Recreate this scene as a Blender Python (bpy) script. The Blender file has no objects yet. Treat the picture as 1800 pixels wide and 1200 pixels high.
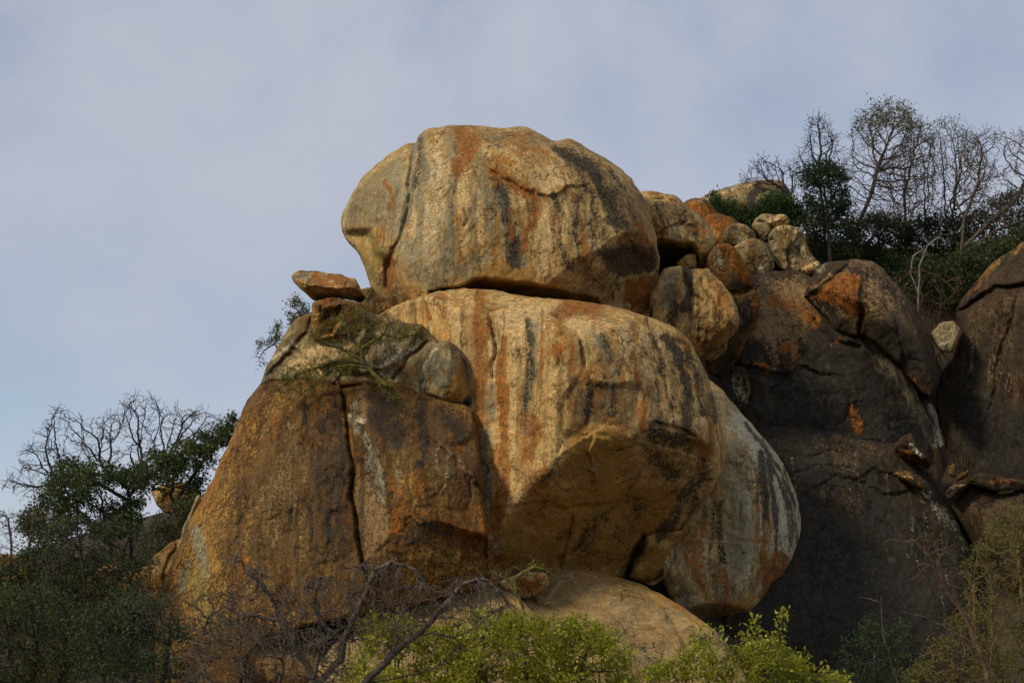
import bpy, math, random
import numpy as np

# ------------------------------------------------------------------ camera, sky, sun, exposure
scene = bpy.context.scene
col = scene.collection
FOCAL = 70.0
PITCH = math.radians(10.0)
CAM = np.array((0.0, 0.0, 1.65))
cam_data = bpy.data.cameras.new('camera')
cam = bpy.data.objects.new('camera', cam_data)
col.objects.link(cam)
cam.location = CAM
cam.rotation_euler = (math.radians(90) + PITCH, 0, 0)
cam_data.lens = FOCAL
cam_data.sensor_width = 36.0
cam_data.clip_end = 20000
cam_data.dof.use_dof = True
cam_data.dof.focus_distance = 79.0
cam_data.dof.aperture_fstop = 5.0
scene.camera = cam

SUN_DIR = np.array((-0.66, -0.50, 0.57)); SUN_DIR /= np.linalg.norm(SUN_DIR)
elev = math.asin(SUN_DIR[2])
azim = math.atan2(SUN_DIR[0], SUN_DIR[1])            # clockwise from +Y
world = bpy.data.worlds.new('World')
scene.world = world
world.use_nodes = True
wt = world.node_tree
wt.nodes.clear()
w_out = wt.nodes.new('ShaderNodeOutputWorld')
w_bg = wt.nodes.new('ShaderNodeBackground')
w_sky = wt.nodes.new('ShaderNodeTexSky')
w_sky.sky_type = 'NISHITA'
w_sky.sun_disc = False
w_sky.sun_elevation = elev
w_sky.sun_rotation = azim
w_sky.altitude = 1200
w_sky.dust_density = 0.5
w_co = wt.nodes.new('ShaderNodeTexCoord')
w_map = wt.nodes.new('ShaderNodeMapping')
w_map.inputs['Scale'].default_value = (1.0, 1.0, 1.25)
w_map.inputs['Location'].default_value = (6.1, 2.2, 1.4)
w_n = wt.nodes.new('ShaderNodeTexNoise')
w_n.inputs['Scale'].default_value = 3.6
w_n.inputs['Detail'].default_value = 7
w_n.inputs['Roughness'].default_value = 0.56
w_n.inputs['Distortion'].default_value = 0.2
w_r = wt.nodes.new('ShaderNodeMapRange')
w_r.interpolation_type = 'SMOOTHSTEP'
w_r.inputs['From Min'].default_value = 0.34
w_r.inputs['From Max'].default_value = 0.66
w_r.inputs['To Min'].default_value = 0.38
w_r.inputs['To Max'].default_value = 0.97
w_mix = wt.nodes.new('ShaderNodeMix')
w_mix.data_type = 'RGBA'
CLOUD = (4.60, 4.80, 5.55, 1)                          # thin high cloud, in the sky texture's own units
w_mix.inputs[7].default_value = CLOUD
wt.links.new(w_co.outputs['Generated'], w_map.inputs['Vector'])
wt.links.new(w_map.outputs['Vector'], w_n.inputs['Vector'])
wt.links.new(w_n.outputs['Fac'], w_r.inputs['Value'])
wt.links.new(w_r.outputs['Result'], w_mix.inputs[0])
wt.links.new(w_sky.outputs['Color'], w_mix.inputs[6])
wt.links.new(w_mix.outputs[2], w_bg.inputs['Color'])
w_bg.inputs['Strength'].default_value = 0.103
wt.links.new(w_bg.outputs['Background'], w_out.inputs['Surface'])

sun_data = bpy.data.lights.new('sun', 'SUN')
sun_data.energy = 2.1
sun_data.angle = math.radians(9.0)                    # sun veiled by thin cloud
sun_data.color = (1.0, 0.88, 0.70)
sun = bpy.data.objects.new('sun', sun_data)
col.objects.link(sun)
from mathutils import Vector, Matrix
sun.rotation_euler = Vector(SUN_DIR).to_track_quat('Z', 'Y').to_euler()
sun.location = (-40, -30, 60)

vs = scene.view_settings
vs.view_transform = 'Standard'
vs.look = 'None'
vs.exposure = 0.1
vs.gamma = 1.0
vs.use_curve_mapping = False
scene.cycles.max_bounces = 6
scene.cycles.diffuse_bounces = 3
scene.cycles.transparent_max_bounces = 4

# ------------------------------------------------------------------ photo point -> place
PXR = 36.0 / 1800 / FOCAL
cp, sp = math.cos(PITCH), math.sin(PITCH)
def U(x, y, d):
    """world point(s) seen at photo point (x, y) at depth d metres"""
    x = np.asarray(x, float); y = np.asarray(y, float); d = np.asarray(d, float)
    rx = (x - 900) * PXR; ry = (600 - y) * PXR
    return np.stack([CAM[0] + d * rx, CAM[1] + d * (cp - ry * sp), CAM[2] + d * (sp + ry * cp)], -1)

# ------------------------------------------------------------------ numpy noise
_tab = np.random.RandomState(7).rand(16, 256, 256).astype(np.float32)
def vnoise(x, y, s):
    t = _tab[s % 16]
    x = np.asarray(x, np.float32) + 31.7 * s; y = np.asarray(y, np.float32) + 17.3 * s
    xi = np.floor(x).astype(np.int32); yi = np.floor(y).astype(np.int32)
    fx = x - xi; fy = y - yi
    fx = fx * fx * fx * (fx * (fx * 6 - 15) + 10); fy = fy * fy * fy * (fy * (fy * 6 - 15) + 10)
    x0 = xi & 255; x1 = (xi + 1) & 255; y0 = yi & 255; y1 = (yi + 1) & 255
    a = t[y0, x0] * (1 - fx) + t[y0, x1] * fx
    b = t[y1, x0] * (1 - fx) + t[y1, x1] * fx
    return a * (1 - fy) + b * fy
def fbm(x, y, s, octs=4, gain=0.5):
    r = 0; a = 1.0; tot = 0
    for o in range(octs):
        r = r + a * (vnoise(x, y, s + o * 3) * 2 - 1); tot += a
        x = x * 2.03; y = y * 2.03; a *= gain
    return r / tot
def sstep(a, b, v):
    t = np.clip((v - a) / (b - a), 0, 1)
    return t * t * (3 - 2 * t)

def in_poly(px, py, poly):
    inside = np.zeros(px.shape, bool)
    n = len(poly)
    for i in range(n):
        x0, y0 = poly[i]; x1, y1 = poly[(i + 1) % n]
        if y0 == y1: continue
        c = (y0 > py) != (y1 > py)
        inside ^= c & (px < (x1 - x0) * (py - y0) / (y1 - y0) + x0)
    return inside
def line_dist(px, py, pts, closed=False, nearest=False):
    """distance to a polyline; also sign of the side (left of the direction of travel = +)"""
    best = np.full(px.shape, 1e9, np.float32); bx = np.zeros(px.shape, np.float32); by = bx.copy(); side = bx.copy()
    n = len(pts)
    for i in range(n if closed else n - 1):
        x0, y0 = pts[i]; x1, y1 = pts[(i + 1) % n]
        dx, dy = x1 - x0, y1 - y0
        L = dx * dx + dy * dy
        if L < 1e-9: continue
        t = np.clip(((px - x0) * dx + (py - y0) * dy) / L, 0, 1)
        qx = x0 + t * dx; qy = y0 + t * dy
        d = (px - qx) ** 2 + (py - qy) ** 2
        m = d < best
        best = np.where(m, d, best)
        side = np.where(m, dx * (py - y0) - dy * (px - x0), side)
        if nearest:
            bx = np.where(m, qx, bx); by = np.where(m, qy, by)
    best = np.sqrt(best)
    return (best, bx, by) if nearest else (best, np.sign(side))

# ------------------------------------------------------------------ objects
def new_mesh(name, verts, faces_flat, nside, mat, parent=None, smooth=True, attrs=None, origin=None):
    """one mesh object; faces_flat (F, nside) ints, -1 never used"""
    verts = np.asarray(verts, np.float32)
    o3 = np.zeros(3, np.float32) if origin is None else np.asarray(origin, np.float32)
    me = bpy.data.meshes.new(name)
    F = len(faces_flat)
    me.vertices.add(len(verts)); me.vertices.foreach_set('co', (verts - o3).ravel())
    me.loops.add(F * nside); me.loops.foreach_set('vertex_index', np.ascontiguousarray(faces_flat, np.int32).ravel())
    me.polygons.add(F); me.polygons.foreach_set('loop_start', np.arange(F, dtype=np.int32) * nside)
    me.polygons.foreach_set('use_smooth', np.full(F, smooth))
    me.update(calc_edges=True)
    me.validate()
    for k, v in (attrs or {}).items():
        if len(v) == len(me.vertices):
            a = me.attributes.new(k, 'FLOAT', 'POINT'); a.data.foreach_set('value', np.asarray(v, np.float32))
    me.materials.append(mat)
    ob = bpy.data.objects.new(name, me)
    col.objects.link(ob)
    if parent is not None:
        ob.parent = parent
        ob.location = o3 - np.array(parent.location)
    else:
        ob.location = o3
    return ob
def tag(o, label=None, cat=None, group=None, kind=None):
    if label: o['label'] = label
    if cat: o['category'] = cat
    if group: o['group'] = group
    if kind: o['kind'] = kind
    return o
def empty(name, loc):
    e = bpy.data.objects.new(name, None); e.location = loc; e.empty_display_size = 0.3
    col.objects.link(e); return e

# ------------------------------------------------------------------ materials
def nodes_of(name):
    m = bpy.data.materials.new(name); m.use_nodes = True
    nt = m.node_tree; nt.nodes.clear()
    out = nt.nodes.new('ShaderNodeOutputMaterial'); b = nt.nodes.new('ShaderNodeBsdfPrincipled')
    nt.links.new(b.outputs[0], out.inputs[0])
    return m, nt, b, out
class NB:
    def __init__(s, nt): s.nt = nt
    def n(s, t, **kw):
        nd = s.nt.nodes.new(t)
        for k, v in kw.items(): setattr(nd, k, v)
        return nd
    def put(s, sock, v):
        if hasattr(v, 'is_output'): s.nt.links.new(v, sock)
        else: sock.default_value = v
    def math(s, op, a, b=None, c=None, clamp=False):
        nd = s.n('ShaderNodeMath', operation=op, use_clamp=clamp)
        s.put(nd.inputs[0], a)
        if b is not None: s.put(nd.inputs[1], b)
        if c is not None: s.put(nd.inputs[2], c)
        return nd.outputs[0]
    def noise(s, vec, scale, detail=4, rough=0.55, dist=0.0):
        nd = s.n('ShaderNodeTexNoise')
        if vec is not None: s.put(nd.inputs['Vector'], vec)
        nd.inputs['Scale'].default_value = scale; nd.inputs['Detail'].default_value = detail
        nd.inputs['Roughness'].default_value = rough; nd.inputs['Distortion'].default_value = dist
        return nd.outputs['Fac']
    def vscale(s, vec, sc):
        nd = s.n('ShaderNodeVectorMath', operation='MULTIPLY')
        s.put(nd.inputs[0], vec); nd.inputs[1].default_value = sc
        return nd.outputs[0]
    def rng(s, v, a, b, c=0.0, d=1.0, smooth=True):
        nd = s.n('ShaderNodeMapRange', interpolation_type='SMOOTHSTEP' if smooth else 'LINEAR')
        s.put(nd.inputs['Value'], v)
        for k, x in zip(('From Min', 'From Max', 'To Min', 'To Max'), (a, b, c, d)): nd.inputs[k].default_value = x
        return nd.outputs['Result']
    def mix(s, f, a, b, mode='MIX'):
        nd = s.n('ShaderNodeMix', data_type='RGBA', blend_type=mode)
        s.put(nd.inputs[0], f); s.put(nd.inputs[6], a if hasattr(a, 'is_output') else (*a, 1)); s.put(nd.inputs[7], b if hasattr(b, 'is_output') else (*b, 1))
        return nd.outputs[2]
    def attr(s, name):
        nd = s.n('ShaderNodeAttribute'); nd.attribute_name = name
        return nd.outputs['Fac']

STAIN = {   # lichens, run-off and mineral stains that sit on the granite: own colours
    'n': (0.120, 0.078, 0.040),     # brown weathering rind
    't': (0.270, 0.172, 0.084),     # tan patches on dark rock
    'y': (0.370, 0.205, 0.045),     # ochre
    'c': (0.640, 0.450, 0.230),     # clean pale granite
    'w': (0.60, 0.53, 0.41),     # whitish run-off
    'g': (0.235, 0.210, 0.145),     # grey-green lichen
    'k': (0.030, 0.027, 0.023),     # black algae; also the dark fill of the hooded boulder's hollow
    'o': (0.270, 0.092, 0.014),     # orange lichen
    'm': (0.260, 0.205, 0.050),     # yellow-green lichen
}
CH = list(STAIN)
def rock_material(name, ca, cb, rough=0.9, bump=1.0, speck=1.0, run=1.0, pale=1.0):
    ca = (ca[0] * 1.06, ca[1] * 1.02, ca[2] * 0.74); cb = (cb[0] * 1.06, cb[1] * 1.02, cb[2] * 0.74)
    m, nt, bsdf, out = nodes_of(name)
    N = NB(nt)
    geo = N.n('ShaderNodeNewGeometry')
    P = geo.outputs['Position']
    str_v = N.vscale(P, (1.0, 1.0, 0.055))
    n_str = N.noise(str_v, 1.5, 6, 0.6, 0.3)
    n_str2 = N.noise(str_v, 5.0, 4, 0.6, 0.1)
    n_med = N.noise(P, 0.55, 7, 0.6, 0.4)
    n_fin = N.noise(P, 4.2, 8, 0.68)
    n_spk = N.noise(P, 11.0, 3, 0.6)
    n_dot = N.noise(P, 24.0, 2, 0.6)
    f = N.math('ADD', N.math('MULTIPLY', n_str, 0.45), N.math('MULTIPLY', n_med, 0.55))
    c = N.mix(N.rng(f, 0.38, 0.62), ca, cb)
    # thin run-off streaks all over the face, each kind in its own bands; crusty edges from the grain
    wob = N.math('ADD', N.math('MULTIPLY', N.math('SUBTRACT', n_fin, 0.5), 0.55), N.math('MULTIPLY', N.math('SUBTRACT', n_spk, 0.5), 0.35))
    def band(off, sc, lo, hi, amt):
        v = N.n('ShaderNodeVectorMath', operation='ADD'); nt.links.new(str_v, v.inputs[0]); v.inputs[1].default_value = off
        a = N.noise(v.outputs[0], sc, 5, 0.62, 0.15)
        b = N.noise(v.outputs[0], sc * 0.3, 3, 0.5)
        q = N.math('ADD', N.math('ADD', a, N.math('MULTIPLY', N.math('SUBTRACT', b, 0.5), 0.7)), wob)
        return N.math('MULTIPLY', N.rng(q, lo, hi), amt)
    mean = tuple((x + y) / 2 for x, y in zip(ca, cb))
    c = N.mix(band((3.1, 1.7, 0.0), 2.4, 0.49, 0.58, 0.80 * run * pale), c, tuple(min(0.72, x * f) for x, f in zip(mean, (1.34, 1.40, 1.60))))
    c = N.mix(band((7.7, 4.2, 0.3), 2.3, 0.53, 0.61, 0.62 * run), c, (mean[0] * 0.54, mean[1] * 0.57, mean[2] * 0.76))
    c = N.mix(band((1.3, 9.4, 0.6), 3.0, 0.52, 0.60, 0.80 * run), c, (mean[0] * 0.88, mean[1] * 0.54, mean[2] * 0.18))
    c = N.mix(band((4.4, 6.1, 0.2), 5.0, 0.55, 0.62, 0.70 * run * pale), c, tuple(min(0.72, x * f) for x, f in zip(mean, (1.42, 1.44, 1.5))))
    c = N.mix(band((2.2, 5.5, 0.7), 6.5, 0.56, 0.62, 0.60 * run), c, (mean[0] * 0.80, mean[1] * 0.52, mean[2] * 0.22))
    c = N.mix(band((5.9, 2.8, 0.9), 5.0, 0.58, 0.64, 0.68 * run), c, (mean[0] * 0.26, mean[1] * 0.27, mean[2] * 0.38))
    # jitter shared by the stain edges: grain plus vertical run-off
    jit = N.math('ADD', N.math('MULTIPLY', N.math('SUBTRACT', n_fin, 0.5), 1.5),
                 N.math('ADD', N.math('MULTIPLY', N.math('SUBTRACT', n_spk, 0.5), 1.5), N.math('MULTIPLY', N.math('SUBTRACT', n_str2, 0.5), 0.7)))
    jit2 = N.math('ADD', N.math('MULTIPLY', N.math('SUBTRACT', n_med, 0.5), 0.9), N.math('MULTIPLY', N.math('SUBTRACT', n_dot, 0.5), 0.9))
    widths = {'n': 0.55, 't': 0.6, 'y': 0.5, 'c': 0.5, 'w': 0.4, 'g': 0.36, 'k': 0.42, 'o': 0.30, 'm': 0.35}
    for k in CH:
        a = N.attr('stain_' + k)
        v = N.math('ADD', N.math('ADD', a, jit), N.math('MULTIPLY', jit2, 0.6))
        fac = N.rng(v, 0.46 - widths[k] / 2, 0.46 + widths[k] / 2)
        fac = N.math('MULTIPLY', fac, N.rng(a, 0.02, 0.22))           # nothing where there is no stain
        fac = N.math('MULTIPLY', fac, N.rng(n_spk, 0.34, 0.56, 0.42 if k in 'oym' else 0.66, 0.95))   # grain shows through the crust
        sc = (STAIN[k][0] * 1.04, STAIN[k][1], STAIN[k][2] * 0.84)
        if k in 'ogk':
            sc = N.mix(N.rng(n_fin, 0.35, 0.7), tuple(x * 0.72 for x in sc), tuple(x * 1.35 for x in sc))
        c = N.mix(fac, c, sc)
    vor = N.n('ShaderNodeTexVoronoi', feature='DISTANCE_TO_EDGE')
    wv = N.n('ShaderNodeVectorMath', operation='MULTIPLY_ADD')
    nd = N.n('ShaderNodeTexNoise'); nt.links.new(P, nd.inputs['Vector']); nd.inputs['Scale'].default_value = 1.3; nd.inputs['Detail'].default_value = 5
    nt.links.new(nd.outputs['Color'], wv.inputs[0]); wv.inputs[1].default_value = (1.5, 1.5, 1.5); nt.links.new(N.vscale(P, (1, 1, 0.55)), wv.inputs[2])
    nt.links.new(wv.outputs[0], vor.inputs['Vector']); vor.inputs['Scale'].default_value = 0.42
    crk = N.rng(vor.outputs['Distance'], 0.0, 0.03, 0.0, 1.0)
    crk = N.math('MAXIMUM', crk, N.rng(n_med, 0.44, 0.52))            # only here and there
    pl = N.noise(N.vscale(P, (1, 1, 0.6)), 1.6, 6, 0.62, 0.6)            # thin exfoliation plates: hard little steps
    pq = N.math('MULTIPLY', pl, 9.0); pf = N.math('FRACT', pq); pq = N.math('SUBTRACT', pq, pf)
    lip_ = N.math('ABSOLUTE', N.math('SUBTRACT', pf, 0.5))
    lip_ = N.rng(lip_, 0.02, 0.075, 0.55, 1.0)
    lip_ = N.math('MAXIMUM', lip_, N.rng(N.noise(P, 0.8, 3, 0.5), 0.47, 0.56))   # broken edges only in patches
    # mineral grain: dark mica specks and pale feldspar
    tone = N.rng(n_fin, 0.28, 0.74, 0.66, 1.30, False)
    tone = N.math('MULTIPLY', tone, N.rng(n_med, 0.3, 0.7, 0.86, 1.13, False))
    sk = N.rng(n_spk, 0.36, 0.49, 1 - 0.44 * speck, 1.03)
    tone = N.math('MULTIPLY', tone, sk)
    lt = N.rng(n_dot, 0.60, 0.70, 1.0, 1.0 + 0.45 * speck)
    tone = N.math('MULTIPLY', tone, lt)
    tone = N.math('MULTIPLY', tone, N.rng(crk, 0.0, 0.8, 0.38, 1.0)); tone = N.math('MULTIPLY', tone, lip_)   # cracks and broken plate edges drawn as darker lines
    comb = N.n('ShaderNodeCombineColor')
    for i in range(3): nt.links.new(tone, comb.inputs[i])
    c = N.mix(1.0, c, comb.outputs[0], 'MULTIPLY')
    nt.links.new(c, bsdf.inputs['Base Color'])
    bsdf.inputs['Roughness'].default_value = rough
    bsdf.inputs['Specular IOR Level'].default_value = 0.25
    h = N.math('ADD', N.math('MULTIPLY', n_fin, 0.9), N.math('ADD', N.math('MULTIPLY', n_spk, 0.28), N.math('MULTIPLY', crk, 0.22)))
    h = N.math('ADD', h, N.math('MULTIPLY', n_str2, 0.3))
    h = N.math('ADD', h, N.math('MULTIPLY', N.math('ADD', pq, N.rng(pf, 0.42, 0.58)), 0.20))
    bp = N.n('ShaderNodeBump'); bp.inputs['Strength'].default_value = 0.85; bp.inputs['Distance'].default_value = 0.085 * bump
    nt.links.new(h, bp.inputs['Height']); nt.links.new(bp.outputs[0], bsdf.inputs['Normal'])
    return m
M = {}
M['tan']   = rock_material('granite_tan', (0.385, 0.262, 0.128), (0.51, 0.365, 0.185))
M['cream'] = rock_material('granite_cream', (0.43, 0.270, 0.120), (0.58, 0.390, 0.185))
M['brown'] = rock_material('granite_brown', (0.170, 0.105, 0.045), (0.33, 0.205, 0.083))
M['grey']  = rock_material('granite_grey', (0.190, 0.155, 0.098), (0.33, 0.262, 0.160))
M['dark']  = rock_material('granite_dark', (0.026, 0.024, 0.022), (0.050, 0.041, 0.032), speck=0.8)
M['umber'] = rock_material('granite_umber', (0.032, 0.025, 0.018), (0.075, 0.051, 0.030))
M['russet'] = rock_material('granite_russet', (0.098, 0.053, 0.018), (0.215, 0.120, 0.040), speck=1.2)
M['slab']  = rock_material('granite_slab', (0.265, 0.185, 0.098), (0.38, 0.275, 0.150), run=0.45, speck=0.3, bump=0.6)
M['pale']  = rock_material('granite_pale', (0.36, 0.285, 0.175), (0.47, 0.385, 0.250))

# ------------------------------------------------------------------ rocks
H = 2.5
def solve_inflate(px, py, poly):
    """membrane blown up inside the outline: 0 on it, 1 at its highest"""
    ny, nx = px.shape
    lev = []
    s = 1
    while min(nx, ny) / s > 10 and s < 32: s *= 2
    u = None
    while s >= 1:
        gx = px[::s, ::s]; gy = py[::s, ::s]
        ins = in_poly(gx, gy, poly)
        if u is None: v = np.zeros(gx.shape, np.float32); its = 200
        else:
            v = np.repeat(np.repeat(u, 2, 0), 2, 1)[:gx.shape[0], :gx.shape[1]]
            if v.shape != gx.shape:
                v = np.pad(v, ((0, gx.shape[0] - v.shape[0]), (0, gx.shape[1] - v.shape[1])))
            its = 40 if s > 1 else 24
        v = v * ins
        f = np.float32((s * H) ** 2 / 4)
        for k in range(its):
            w = np.zeros_like(v)
            w[1:-1, 1:-1] = (v[:-2, 1:-1] + v[2:, 1:-1] + v[1:-1, :-2] + v[1:-1, 2:]) * 0.25 + f
            v = w * ins
        u = v; s //= 2
    return u / u.max(), ins

def smin(a, b, k):
    h = np.clip(0.5 + 0.5 * (b - a) / k, 0, 1)
    return b * (1 - h) + a * h - k * h * (1 - h)

_rock_seed = [3]
def rock(name, label, mat, D, T, Tb, outline, relief=(), stains=(), pw=0.5, rough=1.0, jit=1.6, group=None, cat='boulder', h=None, tilt=(0, 0), fac=7, body=None, grow=None, lip=6.0):
    global H
    _rock_seed[0] += 1; sd = _rock_seed[0]
    rnd = np.random.RandomState(sd * 13)
    # densify and roughen the outline
    pts = []
    n = len(outline)
    for i in range(n):
        x0, y0 = outline[i]; x1, y1 = outline[(i + 1) % n]
        k = max(1, int(math.hypot(x1 - x0, y1 - y0) / 4))
        for j in range(k):
            t = j / k; pts.append((x0 + (x1 - x0) * t, y0 + (y1 - y0) * t))
    pts = np.array(pts, np.float32)
    for _ in range(1): pts = 0.25 * np.roll(pts, 1, 0) + 0.5 * pts + 0.25 * np.roll(pts, -1, 0)
    pts[:, 0] += jit * 1.6 * fbm(pts[:, 0] / 22, pts[:, 1] / 22, sd, 3, 0.6)
    pts[:, 1] += jit * 1.6 * fbm(pts[:, 0] / 22 + 50, pts[:, 1] / 22, sd + 1, 3, 0.6)
    x0, y0 = pts.min(0); x1, y1 = pts.max(0)
    oldH = H
    size = max(x1 - x0, y1 - y0)
    H = h or (2.5 if size > 250 else 2.0 if size > 90 else 1.3)
    hh = H
    gx = np.arange(x0 - 3 * H, x1 + 3 * H, H, dtype=np.float32); gy = np.arange(y0 - 3 * H, y1 + 3 * H, H, dtype=np.float32)
    px, py = np.meshgrid(gx, gy)
    poly = [tuple(p) for p in pts]
    if grow:
        cx0, cy0 = np.mean(pts, 0); body = [(cx0 + (x - cx0) * grow, cy0 + (y - cy0) * grow) for x, y in outline]
    if body:                                              # the block goes on past the joint: swell inside the whole body, then break it off along the outline
        bx = [p[0] for p in body]; by = [p[1] for p in body]
        hx = np.arange(min(bx) - 3 * H, max(bx) + 3 * H, 2 * H, dtype=np.float32); hy = np.arange(min(by) - 3 * H, max(by) + 3 * H, 2 * H, dtype=np.float32)
        qx, qy = np.meshgrid(hx, hy); H *= 2; ub, _ = solve_inflate(qx, qy, body); H /= 2
        fx = np.clip((px - hx[0]) / (2 * H), 0, len(hx) - 1.001); fy = np.clip((py - hy[0]) / (2 * H), 0, len(hy) - 1.001)
        ix = fx.astype(int); iy = fy.astype(int); fx = fx - ix; fy = fy - iy
        u = (ub[iy, ix] * (1 - fx) + ub[iy, ix + 1] * fx) * (1 - fy) + (ub[iy + 1, ix] * (1 - fx) + ub[iy + 1, ix + 1] * fx) * fy
        ins = in_poly(px, py, poly)
        u = np.maximum(u, 0.0015) / max(u[ins].max(), 1e-6)
    else:
        u, ins = solve_inflate(px, py, poly)
    H = oldH
    z = T * np.power(np.maximum(u, 0), pw)
    edge = np.power(np.maximum(u, 0), 0.35)
    ppm = 1 / (PXR * D)                                   # photo px per metre here
    S = size
    # slow lumps, before the facets
    z += edge * rough * 0.045 * T * fbm(px / (S * 0.33), py / (S * 0.33), sd + 2, 2)
    # broad natural facets
    gz1, gz0 = np.gradient(z, hh)
    cand = np.argwhere(u > 0.22)
    for q in range(fac):
        j, i = cand[rnd.randint(len(cand))]
        sl = rnd.uniform(0.55, 0.95)
        pl = z[j, i] - rnd.uniform(0.03, 0.07) * T + gz0[j, i] * sl * (px - px[j, i]) + gz1[j, i] * sl * (py - py[j, i])
        pl = pl + 0.02 * T * fbm(px / 40, py / 40, sd + q, 3)
        z = np.where(u > 0, smin(z, pl, 0.018 * T), z)
    wx = px + 7 * fbm(px / 45, py / 45, sd + 3, 3); wy = py + 7 * fbm(px / 45 + 9, py / 45, sd + 4, 3)
    for r in relief:
        k = r[0]
        if k == 'cut':                                    # plane through three points (x, y, fraction of T)
            (xa, ya, za), (xb, yb, zb), (xc, yc, zc) = r[1]
            A = np.array([[xa, ya, 1], [xb, yb, 1], [xc, yc, 1]], float)
            c = np.linalg.solve(A, np.array([za, zb, zc]) * T)
            pl = c[0] * wx + c[1] * wy + c[2]
            zz = smin(z, pl, (r[2] if len(r) > 2 else 0.06) * T)
            if len(r) > 3:
                m = in_poly(wx, wy, r[3]); d, _ = line_dist(wx, wy, r[3], True)
                m = np.where(m, 0.5 + d / 10, 0.5 - d / 10); m = np.clip(m, 0, 1)
                z = z * (1 - m) + zz * m
            else: z = zz
        elif k == 'rec':                                  # area set back (or forward): poly, metres, soft px
            m = in_poly(wx, wy, r[1]); d, _ = line_dist(wx, wy, r[1], True)
            d = np.where(m, d, -d)
            z = z - r[2] * sstep(-r[3] * 0.3, r[3], d)
        elif k == 'crk':                                  # crack: pts, width px, depth m
            d, _ = line_dist(wx + 3 * fbm(px / 14, py / 14, sd + 6, 2), wy, r[1])
            w = r[2] * (0.75 + 0.5 * vnoise(px / 30, py / 30, sd))
            z = z - r[3] * np.exp(-(d / w) ** 2)
        elif k == 'stp':                                  # broken edge: the side to the right of travel lies lower by m, fading out
            d, s = line_dist(wx + 3 * fbm(px / 12, py / 12, sd + 6, 3), wy + 3 * fbm(px / 12, py / 12 + 5, sd + 7, 3), r[1])
            fade = r[3]
            z = z - r[2] * sstep(-1.5, 2.5, d * s) * np.exp(-d / fade)
        elif k == 'bmp':
            (bx, by, rx, ry, hgt) = r[1:]
            z = z + hgt * np.exp(-((wx - bx) / rx) ** 2 - ((wy - by) / ry) ** 2)
    # weathering: plates, flutes, grain
    A = rough * edge
    z += A * 0.085 * fbm(px / 70, py / 90, sd + 5, 3)
    fl = fbm(px / 26, py / 150, sd + 8, 3); z += A * 0.045 * fl
    rd = 1 - np.abs(fbm(px / 60 + 0.3 * fbm(px / 30, py / 30, sd, 2), py / 75, sd + 9, 4))
    z -= A * 0.10 * np.maximum(rd - 0.86, 0) / 0.14 * sstep(-0.05, 0.25, fbm(px / 110, py / 110, sd + 11, 2))
    z += A * 0.028 * fbm(px / 13, py / 17, sd + 10, 3, 0.6)
    # flaked patches: quantised noise gives shallow steps
    q = fbm(px / 80, py / 95, sd + 12, 4, 0.55) * 5
    qs = np.floor(q) + sstep(0.42, 0.58, q - np.floor(q))
    z += A * 0.045 * qs
    zb = -Tb * np.power(np.maximum(u, 0), 0.5) * (1 + 0.12 * fbm(px / (S * .25), py / (S * .25), sd + 3, 3))
    # ---- mesh
    cell = ins[:-1, :-1] | ins[1:, :-1] | ins[:-1, 1:] | ins[1:, 1:]
    used = np.zeros(ins.shape, bool)
    used[:-1, :-1] |= cell; used[1:, :-1] |= cell; used[:-1, 1:] |= cell; used[1:, 1:] |= cell
    rim = used & ~ins
    ry_, rx_ = np.nonzero(rim)
    if len(rx_):
        qx = px[rim]; qy = py[rim]
        # nearest outline point
        bd = np.full(len(qx), 1e9); bi = np.zeros(len(qx), int)
        for i0 in range(0, len(qx), 2000):
            dd = (qx[i0:i0 + 2000, None] - pts[None, :, 0]) ** 2 + (qy[i0:i0 + 2000, None] - pts[None, :, 1]) ** 2
            bi[i0:i0 + 2000] = dd.argmin(1)
        nx_ = pts[bi]; nb = len(pts)
        best = None
        for step in (-1, 1):
            ob = pts[(bi + step) % nb]; dv = ob - nx_
            t = np.clip(((qx - nx_[:, 0]) * dv[:, 0] + (qy - nx_[:, 1]) * dv[:, 1]) / np.maximum((dv ** 2).sum(1), 1e-6), 0, 1)
            cx = nx_[:, 0] + t * dv[:, 0]; cy = nx_[:, 1] + t * dv[:, 1]
            d = (qx - cx) ** 2 + (qy - cy) ** 2
            if best is None: best = (d, cx, cy)
            else:
                m = d < best[0]; best = (np.minimum(d, best[0]), np.where(m, cx, best[1]), np.where(m, cy, best[2]))
        px = px.copy(); py = py.copy()
        px[rim] = best[1]; py[rim] = best[2]
    if body:
        dd, _ = line_dist(px, py, [tuple(p) for p in pts[::2]], True)
        lipw = lip * (0.6 + 0.9 * vnoise(px / 18, py / 18, sd + 2))
        z = z - np.minimum(0.05 * T + 0.12, 0.35) * np.maximum(1 - dd / lipw, 0) ** 2
    else:
        z[rim] = 0; zb[rim] = 0
    tl = tilt[0] * (px - (x0 + x1) / 2) / (x1 - x0) + tilt[1] * (py - (y0 + y1) / 2) / (y1 - y0)
    z = z + tl; zb = zb + tl
    idx = np.full(ins.shape, -1, np.int64); nf = used.sum(); idx[used] = np.arange(nf)
    idb = idx.copy(); idb[ins] = nf + np.arange(ins.sum())
    if body:                                              # broken side wall between front and back
        nb_ = int(rim.sum()); idb[rim] = nf + ins.sum() + np.arange(nb_)
    vf = U(px[used], py[used], D - z[used]); vb = U(px[ins], py[ins], D - zb[ins])
    if body: vb = np.concatenate([vb, U(px[rim], py[rim], D - zb[rim])])
    cy_, cx_ = np.nonzero(cell)
    def quads(I, flip):
        q = np.stack([I[cy_, cx_], I[cy_, cx_ + 1], I[cy_ + 1, cx_ + 1], I[cy_ + 1, cx_]], 1)
        return q[:, ::-1] if flip else q
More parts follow.
